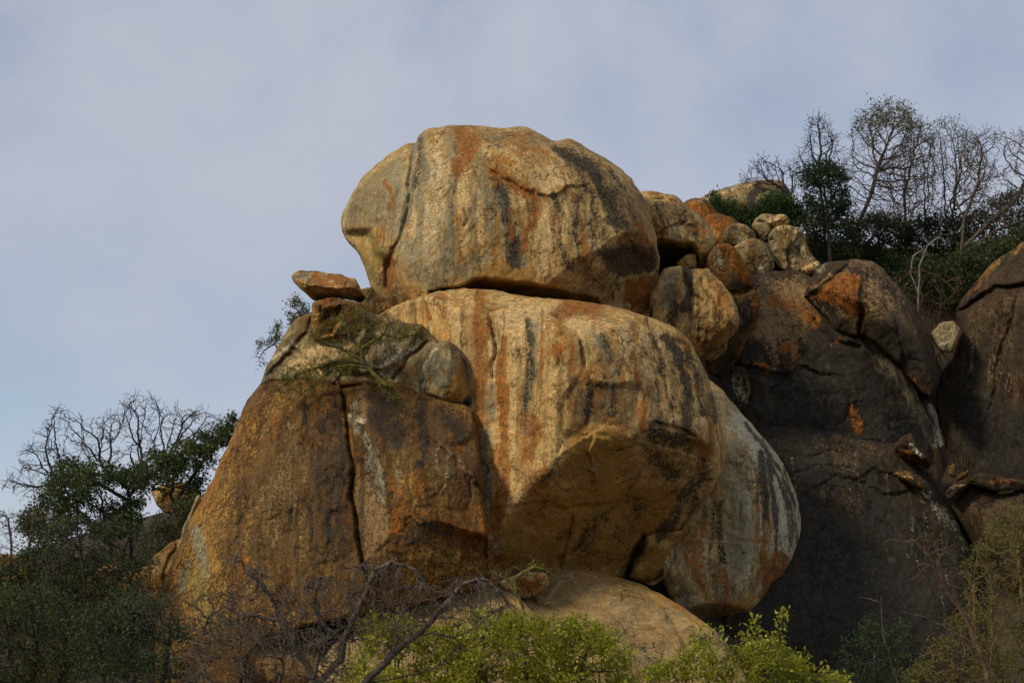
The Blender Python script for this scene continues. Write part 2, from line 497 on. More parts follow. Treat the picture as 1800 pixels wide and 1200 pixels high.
    faces = np.concatenate([quads(idx, True), quads(idb, False)])
    if body:
        cp_ = np.pad(cell, 1); W = []
        for (dy, dx, a, b2) in ((-1, 0, (0, 0), (0, 1)), (1, 0, (1, 1), (1, 0)), (0, -1, (1, 0), (0, 0)), (0, 1, (0, 1), (1, 1))):
            e = cell & ~cp_[1 + dy:cp_.shape[0] - 1 + dy, 1 + dx:cp_.shape[1] - 1 + dx]
            ey, ex = np.nonzero(e)
            A0 = idx[ey + a[0], ex + a[1]]; A1 = idx[ey + b2[0], ex + b2[1]]; B0 = idb[ey + a[0], ex + a[1]]; B1 = idb[ey + b2[0], ex + b2[1]]
            W.append(np.stack([A0, A1, B1, B0], 1))
        faces = np.concatenate([faces] + W)
    # ---- stains
    A = {k: np.zeros(ins.shape, np.float32) for k in CH}
    for s in stains:
        k, w, amt, path = s[0], s[1], s[2], s[3]
        if w > 0:
            xs = [p[0] for p in path]; ys = [p[1] for p in path]; g = w * 1.2 + 14
            m = (px > min(xs) - g) & (px < max(xs) + g) & (py > min(ys) - g) & (py < max(ys) + g) & used
            if not m.any(): continue
            a, b = px[m], py[m]
            j = min(9, 3 + w * 0.3)
            a2 = a + j * fbm(a / 17, b / 40, sd + 1, 3); b2 = b + j * 1.6 * fbm(a / 13, b / 30, sd + 2, 3)
            d, _ = line_dist(a2, b2, path)
            ww = w / 2 * (0.75 + 0.6 * vnoise(a / 30, b / 30, sd + 5))
            v = amt * sstep(1.45, 0.1, d / ww)
        else:
            soft = -w
            a2 = wx + 5 * fbm(px / 15, py / 24, sd + 1, 3); b2 = wy + 6 * fbm(px / 15, py / 24, sd + 2, 3)
            i_ = in_poly(a2, b2, path); d, _ = line_dist(a2, b2, path, True)
            d = np.where(i_, d, -d)
            m = used
            v = (amt * sstep(-soft * 0.5, soft, d))[m]
        A[k][m] = np.maximum(A[k][m], v)
    attrs = {'stain_' + k: np.concatenate([A[k][used], A[k][ins]] + ([A[k][rim]] if body else [])) for k in CH}
    base = U(float(px[used].mean()), float(py[used].max()), D)
    ob = new_mesh(name, np.concatenate([vf, vb]), faces, 4, mat, attrs=attrs, origin=base)
    tag(ob, label, cat, group, 'thing')
    return ob

def streaks(ch, n, seed, xr, yr, ln, wr, amt, lean=0.0):
    """run-off streaks: n short near-vertical strokes inside a box"""
    r = random.Random(seed); out = []
    for i in range(n):
        x = r.uniform(*xr); y = r.uniform(*yr); L = r.uniform(*ln); w = r.uniform(*wr)
        out.append((ch, w, amt * r.uniform(0.6, 1.0), [(x, y), (x + lean * L * .5 + r.uniform(-4, 4), y + L * .5), (x + lean * L + r.uniform(-6, 6), y + L)]))
    return out
# ================================================================== the boulders
# --- the block on top of the pile
rock('balanced_boulder', 'huge rounded boulder balanced on top of the pile against the sky', M['tan'], 88, 5.2, 5.0,
 [(599,392),(600,380),(608,363),(624,335),(633,314),(659,291),(680,273),(704,258),(722,251),(732,254),(735,242),(746,228),(770,224),(791,220),(830,221),(875,224),(923,223),(935,227),(950,236),(977,248),(999,244),(1020,252),(1038,263),(1065,278),(1092,297),(1110,315),(1122,333),(1134,353),(1143,377),(1149,401),(1155,422),(1159,449),(1159,470),(1156,494),(1152,518),(1146,545),(1135,562),(1089,568),(1044,570),(960,572),(900,570),(842,566),(790,566),(740,566),(705,560),(683,545),(674,528),(662,518),(650,503),(644,482),(638,464),(630,446),(617,431),(609,422),(602,407)],
 relief=[('cut', ((830,488,.80),(1000,503,.80),(915,524,-.10)), .02, [(760,512),(815,503),(842,489),(868,483),(930,492),(985,505),(1050,523),(1060,580),(760,580)]),
         ('cut', ((800,492,.80),(905,452,.94),(880,500,.80)), .03, [(770,500),(815,478),(862,437),(910,452),(985,482),(1010,495),(1000,530),(770,530)]),
         ('cut', ((985,482,.80),(1140,428,.42),(1080,540,.02)), .03),
         ('cut', ((715,300,.80),(600,330,.20),(705,430,.74)), .05),
         ('rec', [(596,399),(652,402),(664,418),(668,440),(700,470),(680,545),(640,500),(610,440)], .75, 16),
         ('stp', [(690,437),(706,405),(714,370),(716,330),(727,256)], .26, 26),
         ('crk', [(727,256),(716,330),(714,375),(704,408),(690,437)], 1.8, .10),
         ('stp', [(1000,330),(975,338),(940,338),(918,312),(905,300)], -.22, 26),
         ('stp', [(870,300),(905,325),(935,335),(950,360),(945,400)], .22, 40),
         ('crk', [(934,292),(942,308),(955,318),(960,305)], 1.6, .12),
         ('stp', [(985,262),(1030,300),(1070,355),(1100,410)], .16, 30),
         ('crk', [(817,370),(822,385),(813,398)], 2, .15),
         ('crk', [(690,437),(678,480),(682,520)], 4, .35),
         ('bmp', 1000, 258, 30, 12, .25)],
 stains=[('w',-30,.34,[(615,380),(650,310),(720,270),(790,250),(800,400),(780,480),(700,480),(680,420)]),('g',-16,.52,[(603,390),(630,325),(665,290),(700,264),(722,262),(715,330),(705,390),(688,440),(655,402)]),
  ('g',24,.62,[(729,256),(723,310),(714,365),(700,400)]),('g',20,.62,[(740,238),(746,290),(738,350),(735,440)]),('g',30,.6,[(797,240),(803,300),(790,370),(788,450),(780,500)]),
  ('g',22,.66,[(852,300),(858,360),(862,430)]),('g',58,.58,[(720,430),(735,470),(760,498)]),('g',36,.55,[(780,470),(820,470),(850,448)]),('g',40,.55,[(640,340),(622,385)]),
  ('k',30,.62,[(882,325),(892,380),(905,455)]),('k',16,.5,[(738,250),(740,280),(728,330)]),('k',10,.5,[(800,250),(806,310),(795,360)]),('g',30,.8,[(880,330),(890,400),(915,460)]),
  ('o',32,.86,[(812,226),(822,250),(818,275),(808,292)]),('o',20,.5,[(835,225),(842,255)]),('o',36,.66,[(872,300),(908,322),(938,345)]),('o',12,.8,[(897,370),(899,400),(896,418)]),('o',24,.62,[(936,340),(944,372),(930,400),(920,430)]),
  ('o',13,.6,[(677,326),(690,346),(688,362)]),('o',14,.85,[(694,462),(687,490),(682,510)]),('o',16,.6,[(985,330),(1010,345)]),('o',10,.6,[(1020,375),(1026,400),(1018,425)]),('o',8,.6,[(824,438),(830,446)]),('o',40,.42,[(900,250),(960,275),(930,300)]),('o',26,.45,[(680,400),(676,420)]),
  ('o',-12,.72,[(1090,492),(1152,486),(1152,522),(1135,546),(1092,535)]),('o',26,.5,[(1120,395),(1140,430)]),
  ('k',34,.86,[(980,262),(1015,282),(1045,312),(1068,350),(1086,392)]),('k',16,.6,[(1010,300),(1035,340),(1050,380)]),('k',14,.55,[(1075,300),(1100,345),(1125,400)]),('k',20,.6,[(975,345),(985,375)]),('k',22,.62,[(1016,345),(1012,400),(1020,455)]),('k',16,.5,[(1064,390),(1060,440)]),('k',26,.55,[(985,430),(1000,470)]),
  ('k',-14,.82,[(1040,440),(1090,425),(1152,428),(1158,486),(1095,492),(1060,470)]),('k',50,.4,[(1030,470),(1070,510)]),
  ('c',-10,.85,[(912,302),(930,282),(962,278),(985,292),(1008,322),(990,332),(945,338),(930,328)]),('c',15,.7,[(770,232),(768,300),(760,400),(765,450)]),('c',12,.6,[(752,262),(750,330),(748,420)]),('c',15,.75,[(816,300),(812,370),(814,440)]),('c',12,.6,[(842,340),(840,420),(835,450)]),('c',28,.62,[(962,375),(958,420),(952,470)]),('c',20,.5,[(785,300),(772,380)]),('c',20,.6,[(655,500),(668,470)]),
  ('m',22,.66,[(662,425),(666,455),(655,490)]),('m',14,.5,[(838,275),(836,320)]),('y',-18,.62,[(810,490),(860,445),(900,455),(985,485),(1000,510),(850,510)]),('y',18,.6,[(640,440),(650,470)]),
  ('n',-26,.55,[(960,262),(1000,250),(1070,285),(1130,350),(1152,410),(1155,450),(1090,425),(1040,350)]),('n',-18,.45,[(815,226),(930,226),(985,256),(930,270),(850,255)]),('n',30,.6,[(675,440),(682,500),(690,530)])]
  + streaks('g',14,5,(730,880),(250,400),(40,120),(5,11),.5) + streaks('n',12,6,(900,1090),(300,400),(50,110),(6,14),.5,.2) + streaks('k',8,7,(955,1060),(340,400),(40,90),(5,10),.5), tilt=(0, 3.2), pw=.4, rough=.8)

# --- the big streaked block under it
rock('streaked_boulder', 'massive cream boulder with orange and black streaks under the balanced boulder', M['cream'], 82, 6.6, 6.0,
 [(640,575),(660,553),(680,542),(705,532),(735,521),(770,511),(810,507),(845,507),(880,511),(900,517),(930,521),(960,524),(1000,527),(1040,531),(1075,538),(1110,546),(1145,557),(1175,571),(1195,583),(1212,599),(1225,622),(1240,650),(1252,690),(1262,720),(1271,760),(1276,800),(1270,825),(1262,843),(1241,878),(1223,907),(1212,935),(1191,967),(1180,992),(1173,1013),(1152,1028),(1134,1023),(1109,1018),(1084,1016),(1040,1025),(971,1028),(900,1030),(835,1030),(815,1000),(815,950),(812,880),(790,800),(730,720),(660,640)],
 relief=[('cut', ((960,835,.96),(1230,812,.74),(1060,1012,.34)), .20),
         ('cut', ((975,812,.97),(868,962,.62),(1000,985,.24)), .025),
         ('cut', ((880,560,.53),(880,900,.78),(720,720,.20)), .05),
         ('cut', ((900,524,.12),(1000,532,.18),(960,575,.62)), .03),
         ('cut', ((1120,560,.40),(1270,760,.40),(1120,760,.97)), .08),
         ('rec', [(985,700),(1010,660),(1050,672),(1130,672),(1132,700),(1110,760),(1040,755),(1000,780),(975,800)], .22, 12),
         ('stp', [(1060,770),(1045,765),(1038,790),(1040,810)], .2, 30),
         ('stp', [(1090,768),(1060,752),(1040,760),(1030,766)], .28, 20),
         ('stp', [(1095,955),(1110,880),(1140,830),(1150,800)], .32, 40),
         ('crk', [(862,548),(868,600),(866,660)], 3, .22),
         ('stp', [(866,660),(868,600),(862,548),(866,546)], .25, 26),
         ('stp', [(1012,575),(985,598),(955,585),(935,570)], .22, 30),
         ('crk', [(1012,580),(1016,600),(1024,630),(1030,650)], 3, .2),
         ('crk', [(1150,740),(1180,750),(1222,768)], 2.6, .3),
         ('stp', [(1210,800),(1180,790),(1150,780)], .25, 30),
         ('crk', [(1225,885),(1195,930),(1150,935),(1130,945)], 3, .4),
         ('crk', [(1130,945),(1110,985),(1095,1015)], 6, .7),
         ('rec', [(1128,940),(1190,955),(1180,1000),(1150,1030),(1095,1016)], -.45, 16),
         ('crk', [(985,1000),(1000,950),(1010,905)], 3, .25),('crk', [(1030,930),(1015,965),(985,985)], 2, .18),
         ('stp', [(920,885),(960,880),(1000,890),(1070,880)], .3, 22),
         ('stp', [(1210,640),(1175,615),(1160,590),(1140,572)], .22, 22),
         ('crk', [(1185,600),(1205,608),(1216,630)], 3, .2),
         ('stp', [(1250,640),(1262,760),(1270,830)], .3, 20),
         ('crk', [(960,835),(985,860),(1000,865)], 2, .12)],
 stains=[('o',30,.62,[(842,512),(846,570),(850,640),(845,700)]),('o',18,.9,[(838,520),(842,560),(846,610)]),('o',20,.85,[(884,600),(884,680),(884,740),(882,800)]),('o',26,.8,[(884,770),(888,830),(880,880),(868,930)]),
  ('k',18,.6,[(930,565),(928,620),(930,680),(922,750)]),('g',24,.7,[(932,570),(932,640),(926,710),(930,760)]),('o',34,.66,[(935,735),(945,770),(930,800)]),('o',30,.6,[(965,830),(930,860)]),('o',40,.78,[(985,552),(1010,540),(1045,535)]),('o',30,.62,[(985,560),(985,585)]),('o',26,.62,[(975,610),(982,640)]),('o',20,.5,[(1000,660),(1005,610)]),
  ('o',14,.95,[(1111,620),(1117,634)]),('o',15,.7,[(1120,640),(1122,670)]),('o',16,.7,[(1130,725),(1128,760)]),('o',26,.5,[(1130,680),(1128,740)]),('o',26,.78,[(1230,770),(1238,800)]),('o',20,.6,[(1250,745),(1248,800)]),('o',20,.55,[(1190,590),(1205,612)]),('o',22,.55,[(1070,740),(1095,760)]),('o',10,.8,[(1002,665),(1003,720)]),('o',10,.8,[(1050,672),(1050,720)]),('o',10,.7,[(1028,660),(1052,655)]),
  ('o',10,.7,[(750,530),(755,560)]),('o',26,.5,[(775,525),(780,560)]),('o',22,.5,[(850,690),(840,770)]),
  ('y',-20,.8,[(1000,760),(1040,740),(1090,750),(1130,790),(1090,850),(1020,860),(960,860),(985,800)]),('y',-30,.85,[(900,890),(980,850),(1100,840),(1200,850),(1200,930),(1150,1000),(960,1010),(870,990),(880,940)]),('o',40,.4,[(1000,930),(960,980)]),('o',50,.36,[(1170,880),(1120,940)]),('y',50,.6,[(1160,960),(1150,1000)]),('y',40,.6,[(840,930),(830,980)]),
  ('n',-20,.66,[(985,690),(1010,655),(1060,668),(1132,670),(1132,710),(1120,790),(1080,760),(1030,745),(1000,745)]),('n',40,.55,[(1060,600),(1070,660)]),('n',40,.34,[(880,960),(960,920)]),
  ('k',26,.72,[(1040,680),(1038,730)]),('k',14,.6,[(1075,680),(1078,730)]),('k',20,.55,[(1060,590),(1072,640)]),('k',14,.5,[(1085,620),(1085,660)]),('g',30,.6,[(1050,590),(1075,640),(1078,680)]),('k',10,.6,[(1020,600),(1028,640)]),
  ('k',9,.62,[(1135,560),(1150,600),(1165,640),(1172,700)]),('k',10,.66,[(1140,590),(1158,622),(1168,670),(1178,720)]),('k',28,.85,[(1170,595),(1195,640),(1208,700),(1212,760)]),('k',20,.7,[(1205,610),(1225,670),(1235,730)]),('k',16,.6,[(1250,690),(1255,740)]),('g',20,.5,[(1150,690),(1150,740)]),
  ('k',50,.66,[(1150,760),(1190,780),(1215,770)]),('k',46,.6,[(1140,800),(1180,830)]),('k',30,.62,[(1215,850),(1190,900),(1160,940)]),('k',40,.5,[(1240,830),(1220,880)]),('k',18,.85,[(1135,945),(1118,980),(1100,1010)]),('k',46,.5,[(1060,900),(1020,960)]),('k',60,.42,[(1120,890),(1100,940)]),('k',50,.5,[(850,960),(840,1010)]),
  ('n',18,.5,[(1225,640),(1245,720)]),('n',20,.55,[(1180,640),(1190,720)]),('n',40,.5,[(1240,800),(1225,860)]),('n',12,.5,[(815,540),(815,620)]),('g',26,.62,[(855,760),(855,830),(850,880)]),('w',16,.66,[(852,830),(853,900)]),('g',18,.55,[(870,680),(862,740)]),
  ('c',-14,.66,[(870,545),(920,528),(990,535),(960,560),(960,600),(930,580),(920,740),(900,760),(905,600),(868,580)]),('c',18,.7,[(868,600),(866,700),(864,780)]),('c',14,.7,[(905,600),(904,720),(903,800)]),('c',30,.6,[(1000,560),(1040,590)]),('c',34,.62,[(1095,580),(1110,620)]),('c',30,.6,[(1130,590),(1140,660)]),('c',-14,.75,[(880,900),(905,850),(950,830),(985,790),(975,830),(930,870),(900,905)]),('c',26,.6,[(790,530),(800,600)]),('c',20,.55,[(700,545),(690,560)]),('w',8,.7,[(1040,800),(1043,830)]),('c',40,.5,[(1150,590),(1180,620)])]
  + streaks('o',10,11,(840,1000),(540,700),(60,150),(5,9),.6) + streaks('g',12,12,(700,960),(530,620),(50,140),(5,10),.5) + streaks('k',10,13,(1130,1240),(620,740),(60,110),(4,9),.6,.12)
  + streaks('n',14,14,(960,1200),(560,760),(40,110),(6,12),.5,.06) + streaks('y',8,15,(980,1180),(830,940),(60,120),(14,26),.55,-.2), pw=.42, rough=.8,
 body=[(540,640),(600,570),(660,553),(680,542),(705,532),(735,521),(770,511),(810,507),(845,507),(880,511),(900,517),(930,521),(960,524),(1000,527),(1040,531),(1075,538),(1110,546),(1145,557),(1175,571),(1195,583),(1212,599),(1225,622),(1240,650),(1252,690),(1262,720),(1271,760),(1276,800),(1270,825),(1262,843),(1241,878),(1223,907),(1212,935),(1191,967),(1180,992),(1173,1013),(1152,1028),(1084,1024),(971,1030),(835,1045),(660,1030),(520,850)])

# --- left block
rock('cracked_boulder', 'broad brown boulder with a tall vertical crack left of the streaked boulder', M['russet'], 79.5, 5.6, 6.5,
 [(461,669),(442,692),(432,706),(420,736),(408,766),(390,802),(378,832),(363,862),(348,886),(336,910),(324,937),(318,955),(306,979),(296,1000),(285,1030),(277,1070),(272,1120),(272,1225),(420,1225),(440,1150),(470,1118),(560,1095),(640,1080),(700,1070),(800,1045),(848,1030),(856,985),(857,930),(852,880),(848,820),(840,765),(830,718),(806,706),(760,690),(720,681),(690,671),(650,667),(620,669),(590,664),(560,659),(530,654),(500,650),(478,653)],
 relief=[('cut', ((460,700,.46),(600,690,.62),(520,800,.98)), .05),
         ('cut', ((600,690,.66),(830,730,.56),(720,800,.90)), .05),
         ('cut', ((690,960,.97),(850,945,.72),(760,1040,.70)), .02, [(668,985),(700,943),(738,918),(765,914),(800,930),(862,948),(862,1060),(640,1100),(640,1010)]),
         ('cut', ((430,720,.28),(330,960,.26),(440,900,.84)), .06),
         ('crk', [(596,690),(606,740),(612,780),(616,830),(618,870),(627,910),(632,960),(638,1005)], 2.6, .6),
         ('stp', [(638,1005),(632,960),(627,910),(618,870),(616,830),(612,780),(606,740),(596,690)], .32, 40),
         ('crk', [(575,668),(596,682),(630,676)], 5, .4),
         ('stp', [(842,860),(830,850),(812,820),(790,795),(770,780)], -.35, 26),
         ('rec', [(778,782),(800,790),(835,845),(845,880),(850,760),(838,740),(815,770)], .3, 10),
         ('stp', [(560,680),(565,720),(540,745),(530,760)], .2, 30),
         ('crk', [(840,740),(846,820),(851,880)], 5, .5),
         ('crk', [(535,750),(538,770)], 2, .2)],
 stains=[('y',-36,.50,[(318,960),(390,810),(440,715),(480,740),(430,860),(385,1000),(310,1060)]),('t',16,.5,[(512,745),(514,800),(508,885)]),('t',12,.45,[(650,860),(660,960)]),('y',-40,.30,[(440,700),(480,662),(560,668),(560,690),(500,730),(450,790),(400,830),(385,820)]),('t',-40,.16,[(440,700),(480,662),(560,668),(560,690),(500,730),(450,790),(400,830),(385,820)]),('o',12,.5,[(440,740),(400,810),(375,855),(350,895)]),('y',40,.7,[(345,910),(360,960),(375,1000)]),('y',30,.6,[(420,750),(380,840),(340,920)]),('y',60,.62,[(345,960),(330,1020),(360,1080)]),('m',40,.55,[(345,1010),(350,1050),(360,1090)]),('g',30,.66,[(345,940),(358,990),(350,1030)]),('g',16,.6,[(330,990),(322,1040)]),
  ('t',18,.34,[(512,740),(514,790),(508,880)]),('o',30,.30,[(540,770),(590,780)]),('o',14,.5,[(486,740),(484,760)]),
  ('k',-22,.5,[(535,745),(600,700),(610,780),(620,900),(632,1000),(560,1000),(550,900)]),('k',18,.7,[(590,700),(598,780),(600,860),(596,960)]),('k',14,.6,[(540,720),(536,770)]),('n',-40,.5,[(440,800),(520,740),(600,800),(620,960),(560,1010),(420,1000),(400,900)]),
  ('k',-18,.66,[(640,690),(700,690),(720,740),(710,800),(670,790),(640,750)]),('k',22,.62,[(740,700),(745,780),(735,830)]),('k',40,.6,[(775,720),(810,760)]),('k',20,.5,[(720,740),(690,800)]),('n',-20,.5,[(720,700),(800,720),(838,780),(845,900),(790,880),(740,800)]),
  ('g',24,.7,[(622,715),(625,745),(650,780),(662,830),(668,870)]),('w',10,.7,[(655,790),(668,830),(672,860)]),('w',9,.6,[(612,730),(622,740),(645,735)]),('y',12,.85,[(605,725),(614,770),(616,810)]),('o',9,.8,[(616,760),(617,800)]),('t',16,.5,[(640,690),(642,740)]),
  ('t',-16,.62,[(622,830),(650,830),(680,880),(700,930),(670,980),(640,990),(628,920)]),('o',14,.6,[(735,830),(735,880)]),('o',20,.6,[(790,770),(810,790)]),('o',30,.62,[(700,900),(690,940),(740,905)]),('o',22,.75,[(780,920),(830,938),(850,935)]),('o',18,.6,[(838,890),(850,935)]),('o',30,.4,[(690,860),(720,900)]),('y',34,.5,[(720,840),(740,900)]),('y',30,.6,[(760,680),(820,720)]),('t',10,.75,[(704,792),(712,800)]),('t',18,.55,[(800,790),(815,830)]),
  ('k',24,.6,[(700,950),(745,925),(790,930)]),('y',-30,.36,[(680,1000),(720,940),(790,940),(850,970),(850,1050),(700,1070)]),('k',40,.42,[(560,1020),(630,1030)]),('y',-50,.26,[(280,1000),(330,920),(420,1000),(560,1040),(560,1140),(280,1180)]),('o',26,.5,[(430,980),(410,1030)])]
  + streaks('k',16,21,(540,640),(690,800),(80,200),(6,14),.55) + streaks('n',16,22,(400,600),(760,900),(80,180),(8,18),.5) + streaks('t',8,23,(630,700),(840,900),(50,90),(6,12),.5)
  + streaks('y',10,24,(420,580),(780,930),(50,110),(8,26),.30) + streaks('k',10,25,(650,830),(690,760),(60,150),(6,14),.5) + streaks('t',16,27,(390,600),(700,880),(80,200),(6,18),.45) + streaks('g',8,28,(620,840),(700,820),(60,140),(6,12),.5) + streaks('k',18,26,(410,600),(740,900),(70,190),(4,10),.5), tilt=(0, 4.0), pw=.42,
 body=[(461,669),(442,692),(420,736),(390,802),(363,862),(336,910),(318,955),(296,1000),(277,1070),(262,1160),(255,1400),(900,1400),(1020,1150),(1030,900),(980,700),(800,580),(560,580),(500,630)])

# --- ledge above it and the loose pieces
rock('ledge_rock', 'grey lichen-covered ledge rock behind the mossy leafless tree', M['grey'], 80.6, 2.6, 3.5,
 [(458,676),(470,640),(485,615),(497,595),(507,575),(520,560),(545,549),(575,545),(640,545),(665,553),(700,566),(742,570),(757,590),(776,606),(806,650),(815,712),(760,702),(720,692),(690,682),(650,680),(590,678),(530,670),(480,668)],
 relief=[('cut', ((480,640,.45),(640,600,.8),(560,560,.25)), .04),('cut', ((640,560,.55),(760,590,.35),(700,680,1.0)), .04),
  ('stp', [(590,668),(600,650),(640,655),(690,640),(720,600),(745,575)], .4, 30),('stp', [(630,610),(640,580),(600,560)], .35, 26),('crk', [(500,600),(530,620),(560,650)], 3, .25),('rec', [(560,640),(625,640),(640,662),(570,668)], .4, 8),('crk', [(690,665),(720,620),(750,600)], 3, .3),('stp', [(470,655),(520,600),(548,560)], .3, 20)],
 stains=[('n',-8,.6,[(500,590),(545,552),(540,590),(500,640),(480,640)]),('c',-8,.6,[(520,620),(560,600),(600,580),(620,600),(590,640),(540,650),(500,645)]),('c',30,.6,[(570,655),(600,650)]),('k',26,.5,[(690,610),(660,640)]),('k',30,.55,[(640,560),(660,600)]),('n',-12,.66,[(690,660),(740,620),(765,620),(745,680),(700,678)]),('o',16,.5,[(695,650),(710,640)]),('w',14,.6,[(665,660),(690,630),(735,600)]),('w',10,.5,[(480,630),(520,600)]),('o',10,.7,[(515,622),(520,628)]),('y',20,.5,[(610,650),(590,630)]),('n',40,.5,[(700,575),(740,585)])], rough=1.3, pw=.4, fac=14, body=[(458,676),(470,640),(485,615),(497,595),(507,575),(520,560),(545,540),(600,500),(700,480),(850,540),(900,700),(800,820),(560,800),(440,720)])
rock('niche_block', 'orange-stained hollow block propping up the flat balanced slab', M['brown'], 79.6, 1.0, 2.2,
 [(549,535),(553,528),(580,523),(605,525),(630,531),(640,545),(640,575),(625,592),(595,594),(572,602),(550,598),(546,570)],
 relief=[('rec', [(562,545),(600,535),(604,560),(585,590),(564,590)], .7, 9),('stp', [(548,550),(575,545),(605,532)], -.3, 12),('crk', [(562,540),(562,590)], 2, .2)],
 stains=[('y',-4,1.0,[(548,545),(562,550),(562,596),(548,592)]),('y',-4,1.0,[(564,565),(600,550),(602,575),(585,592),(566,592)]),('o',16,.8,[(556,535),(590,528)]),('o',16,.7,[(615,540),(625,560)]),('k',14,.7,[(600,535),(605,560)]),('g',14,.6,[(605,560),(600,585)]),('k',12,.6,[(570,560),(590,548)])], pw=.4, fac=10, grow=1.3)
rock('propped_stone', 'small dull brown stone wedged beneath the corner of the balanced boulder', M['brown'], 84.0, .9, 1.6,
 [(626,530),(633,508),(650,503),(664,515),(690,532),(712,552),(690,572),(640,562),(622,548)], relief=[('cut', ((640,515,.5),(672,540,.4),(640,545,1.0)), .05)], stains=[('g',14,.5,[(635,530),(660,535)]),('n',20,.6,[(650,520),(665,540)])], pw=.45, fac=18, rough=1.4, grow=1.5, lip=3.5)
rock('flat_slab', 'flat lichen-orange slab jutting out against the sky beside the balanced boulder', M['tan'], 80.4, 1.5, 1.8,
 [(512,486),(516,481),(525,475),(532,474),(560,478),(595,481),(610,488),(620,488),(627,494),(631,501),(634,510),(645,522),(636,531),(610,527),(580,524),(560,529),(549,526),(537,515),(525,505),(516,495)],
 relief=[('cut', ((525,505,.7),(630,507,.7),(580,531,-.35)), .02),('cut', ((520,478,.2),(620,488,.3),(570,505,1.1)), .04),('crk', [(610,488),(605,500),(612,508)], 2, .15)],
 stains=[('o',20,.95,[(555,490),(590,492),(606,497)]),('o',14,.7,[(540,498),(570,500)]),('o',16,.75,[(600,486),(625,500)]),('g',18,.8,[(517,486),(535,480),(545,495)]),('w',10,.6,[(522,482),(540,490)]),('c',8,.6,[(535,490),(548,486)])], pw=.42)
rock('wedge_rock', 'pointed grey and orange wedge rock leaning on the streaked boulder', M['grey'], 79.4, 1.5, 2.4,
 [(775,598),(800,603),(812,622),(822,645),(831,672),(836,700),(829,713),(815,722),(795,715),(770,701),(745,691),(727,681),(726,668),(740,645),(757,618)],
 relief=[('cut', ((770,600,.4),(728,672,.35),(790,670,1.0)), .03),('cut', ((760,697,.7),(825,715,.5),(800,735,-.3)), .03),('stp', [(812,718),(818,700),(834,694)], .25, 10),('cut', ((800,605,.4),(834,690,.3),(800,660,.95)), .04)],
 stains=[('g',-6,.5,[(735,655),(770,610),(800,640),(790,690),(740,680)]),('w',8,.7,[(728,676),(742,645),(768,612)]),('y',-6,.8,[(800,620),(830,670),(830,700),(800,705),(790,680),(805,650)]),('o',16,.8,[(786,685),(800,695)]),('o',8,.7,[(758,655),(760,668)]),('o',8,.6,[(780,645),(782,655)]),('k',10,.7,[(815,630),(825,665)]),('k',14,.8,[(820,712),(834,700)]),('n',14,.5,[(780,605),(800,612)])], pw=.4, fac=12, grow=1.3)

# --- lower right block
rock('white_streaked_boulder', 'rounded pale boulder with white and black run-off streaks below right of the streaked boulder', M['pale'], 87, 5.0, 5.0,
 [(1230,660),(1248,668),(1268,686),(1286,707),(1305,728),(1325,750),(1347,773),(1369,800),(1387,836),(1401,871),(1410,914),(1409,938),(1406,960),(1397,992),(1383,1024),(1365,1052),(1344,1077),(1326,1095),(1305,1116),(1287,1134),(1262,1122),(1235,1112),(1205,1092),(1180,1060),(1165,1020),(1160,985),(1165,930),(1180,850),(1200,740)],
 relief=[('cut', ((1330,1050,.72),(1385,1005,.32),(1340,1100,.02)), .03),('cut', ((1260,1096,.40),(1330,1085,.4),(1290,1125,.0)), .03),('crk', [(1290,712),(1320,745)], 3, .1)],
 stains=[('c',40,.6,[(1265,690),(1280,760),(1290,830)]),('y',30,.62,[(1268,690),(1278,740),(1285,790)]),('y',20,.5,[(1300,800),(1305,880)]),('w',56,.85,[(1300,740),(1350,800),(1378,880),(1386,960)]),('w',50,.5,[(1310,860),(1315,960),(1310,1010)]),('g',60,.55,[(1285,800),(1300,900),(1295,990)]),
  ('k',15,.9,[(1338,800),(1345,860),(1348,910)]),('k',14,.85,[(1352,810),(1362,870),(1366,920)]),('k',7,.9,[(1310,745),(1345,790),(1370,840),(1388,890)]),('k',6,.85,[(1340,775),(1375,830),(1398,890)]),('k',12,.6,[(1378,850),(1392,910),(1392,960)]),('k',14,.66,[(1268,880),(1262,930),(1270,980)]),('k',10,.55,[(1255,900),(1250,960)]),('n',8,.6,[(1335,790),(1334,850)]),
  ('o',34,.85,[(1375,985),(1355,1015),(1345,1040)]),('o',18,.6,[(1340,950),(1345,1000)]),('o',24,.66,[(1215,980),(1240,1040)]),('o',20,.72,[(1270,1010),(1280,1060),(1262,1090)]),('o',30,.5,[(1240,920),(1225,970)]),('o',14,.5,[(1330,880),(1332,950)]),('y',40,.55,[(1290,1060),(1320,1075)]),('n',34,.5,[(1255,990),(1270,1080)]),('g',30,.6,[(1350,1055),(1385,1010)]),('n',26,.55,[(1215,960),(1240,900)])]
  + streaks('w',12,31,(1290,1390),(780,900),(60,140),(4,9),.75,.12) + streaks('k',14,32,(1330,1395),(800,930),(40,100),(3,7),.7,.12) + streaks('n',8,33,(1320,1350),(860,960),(50,90),(4,8),.6), rough=.8, pw=.46,
 body=[(1090,720),(1180,650),(1248,668),(1268,686),(1286,707),(1305,728),(1325,750),(1347,773),(1369,800),(1387,836),(1401,871),(1410,914),(1409,938),(1406,960),(1397,992),(1383,1024),(1365,1052),(1344,1077),(1326,1095),(1305,1116),(1287,1136),(1240,1170),(1120,1160),(1040,980)])

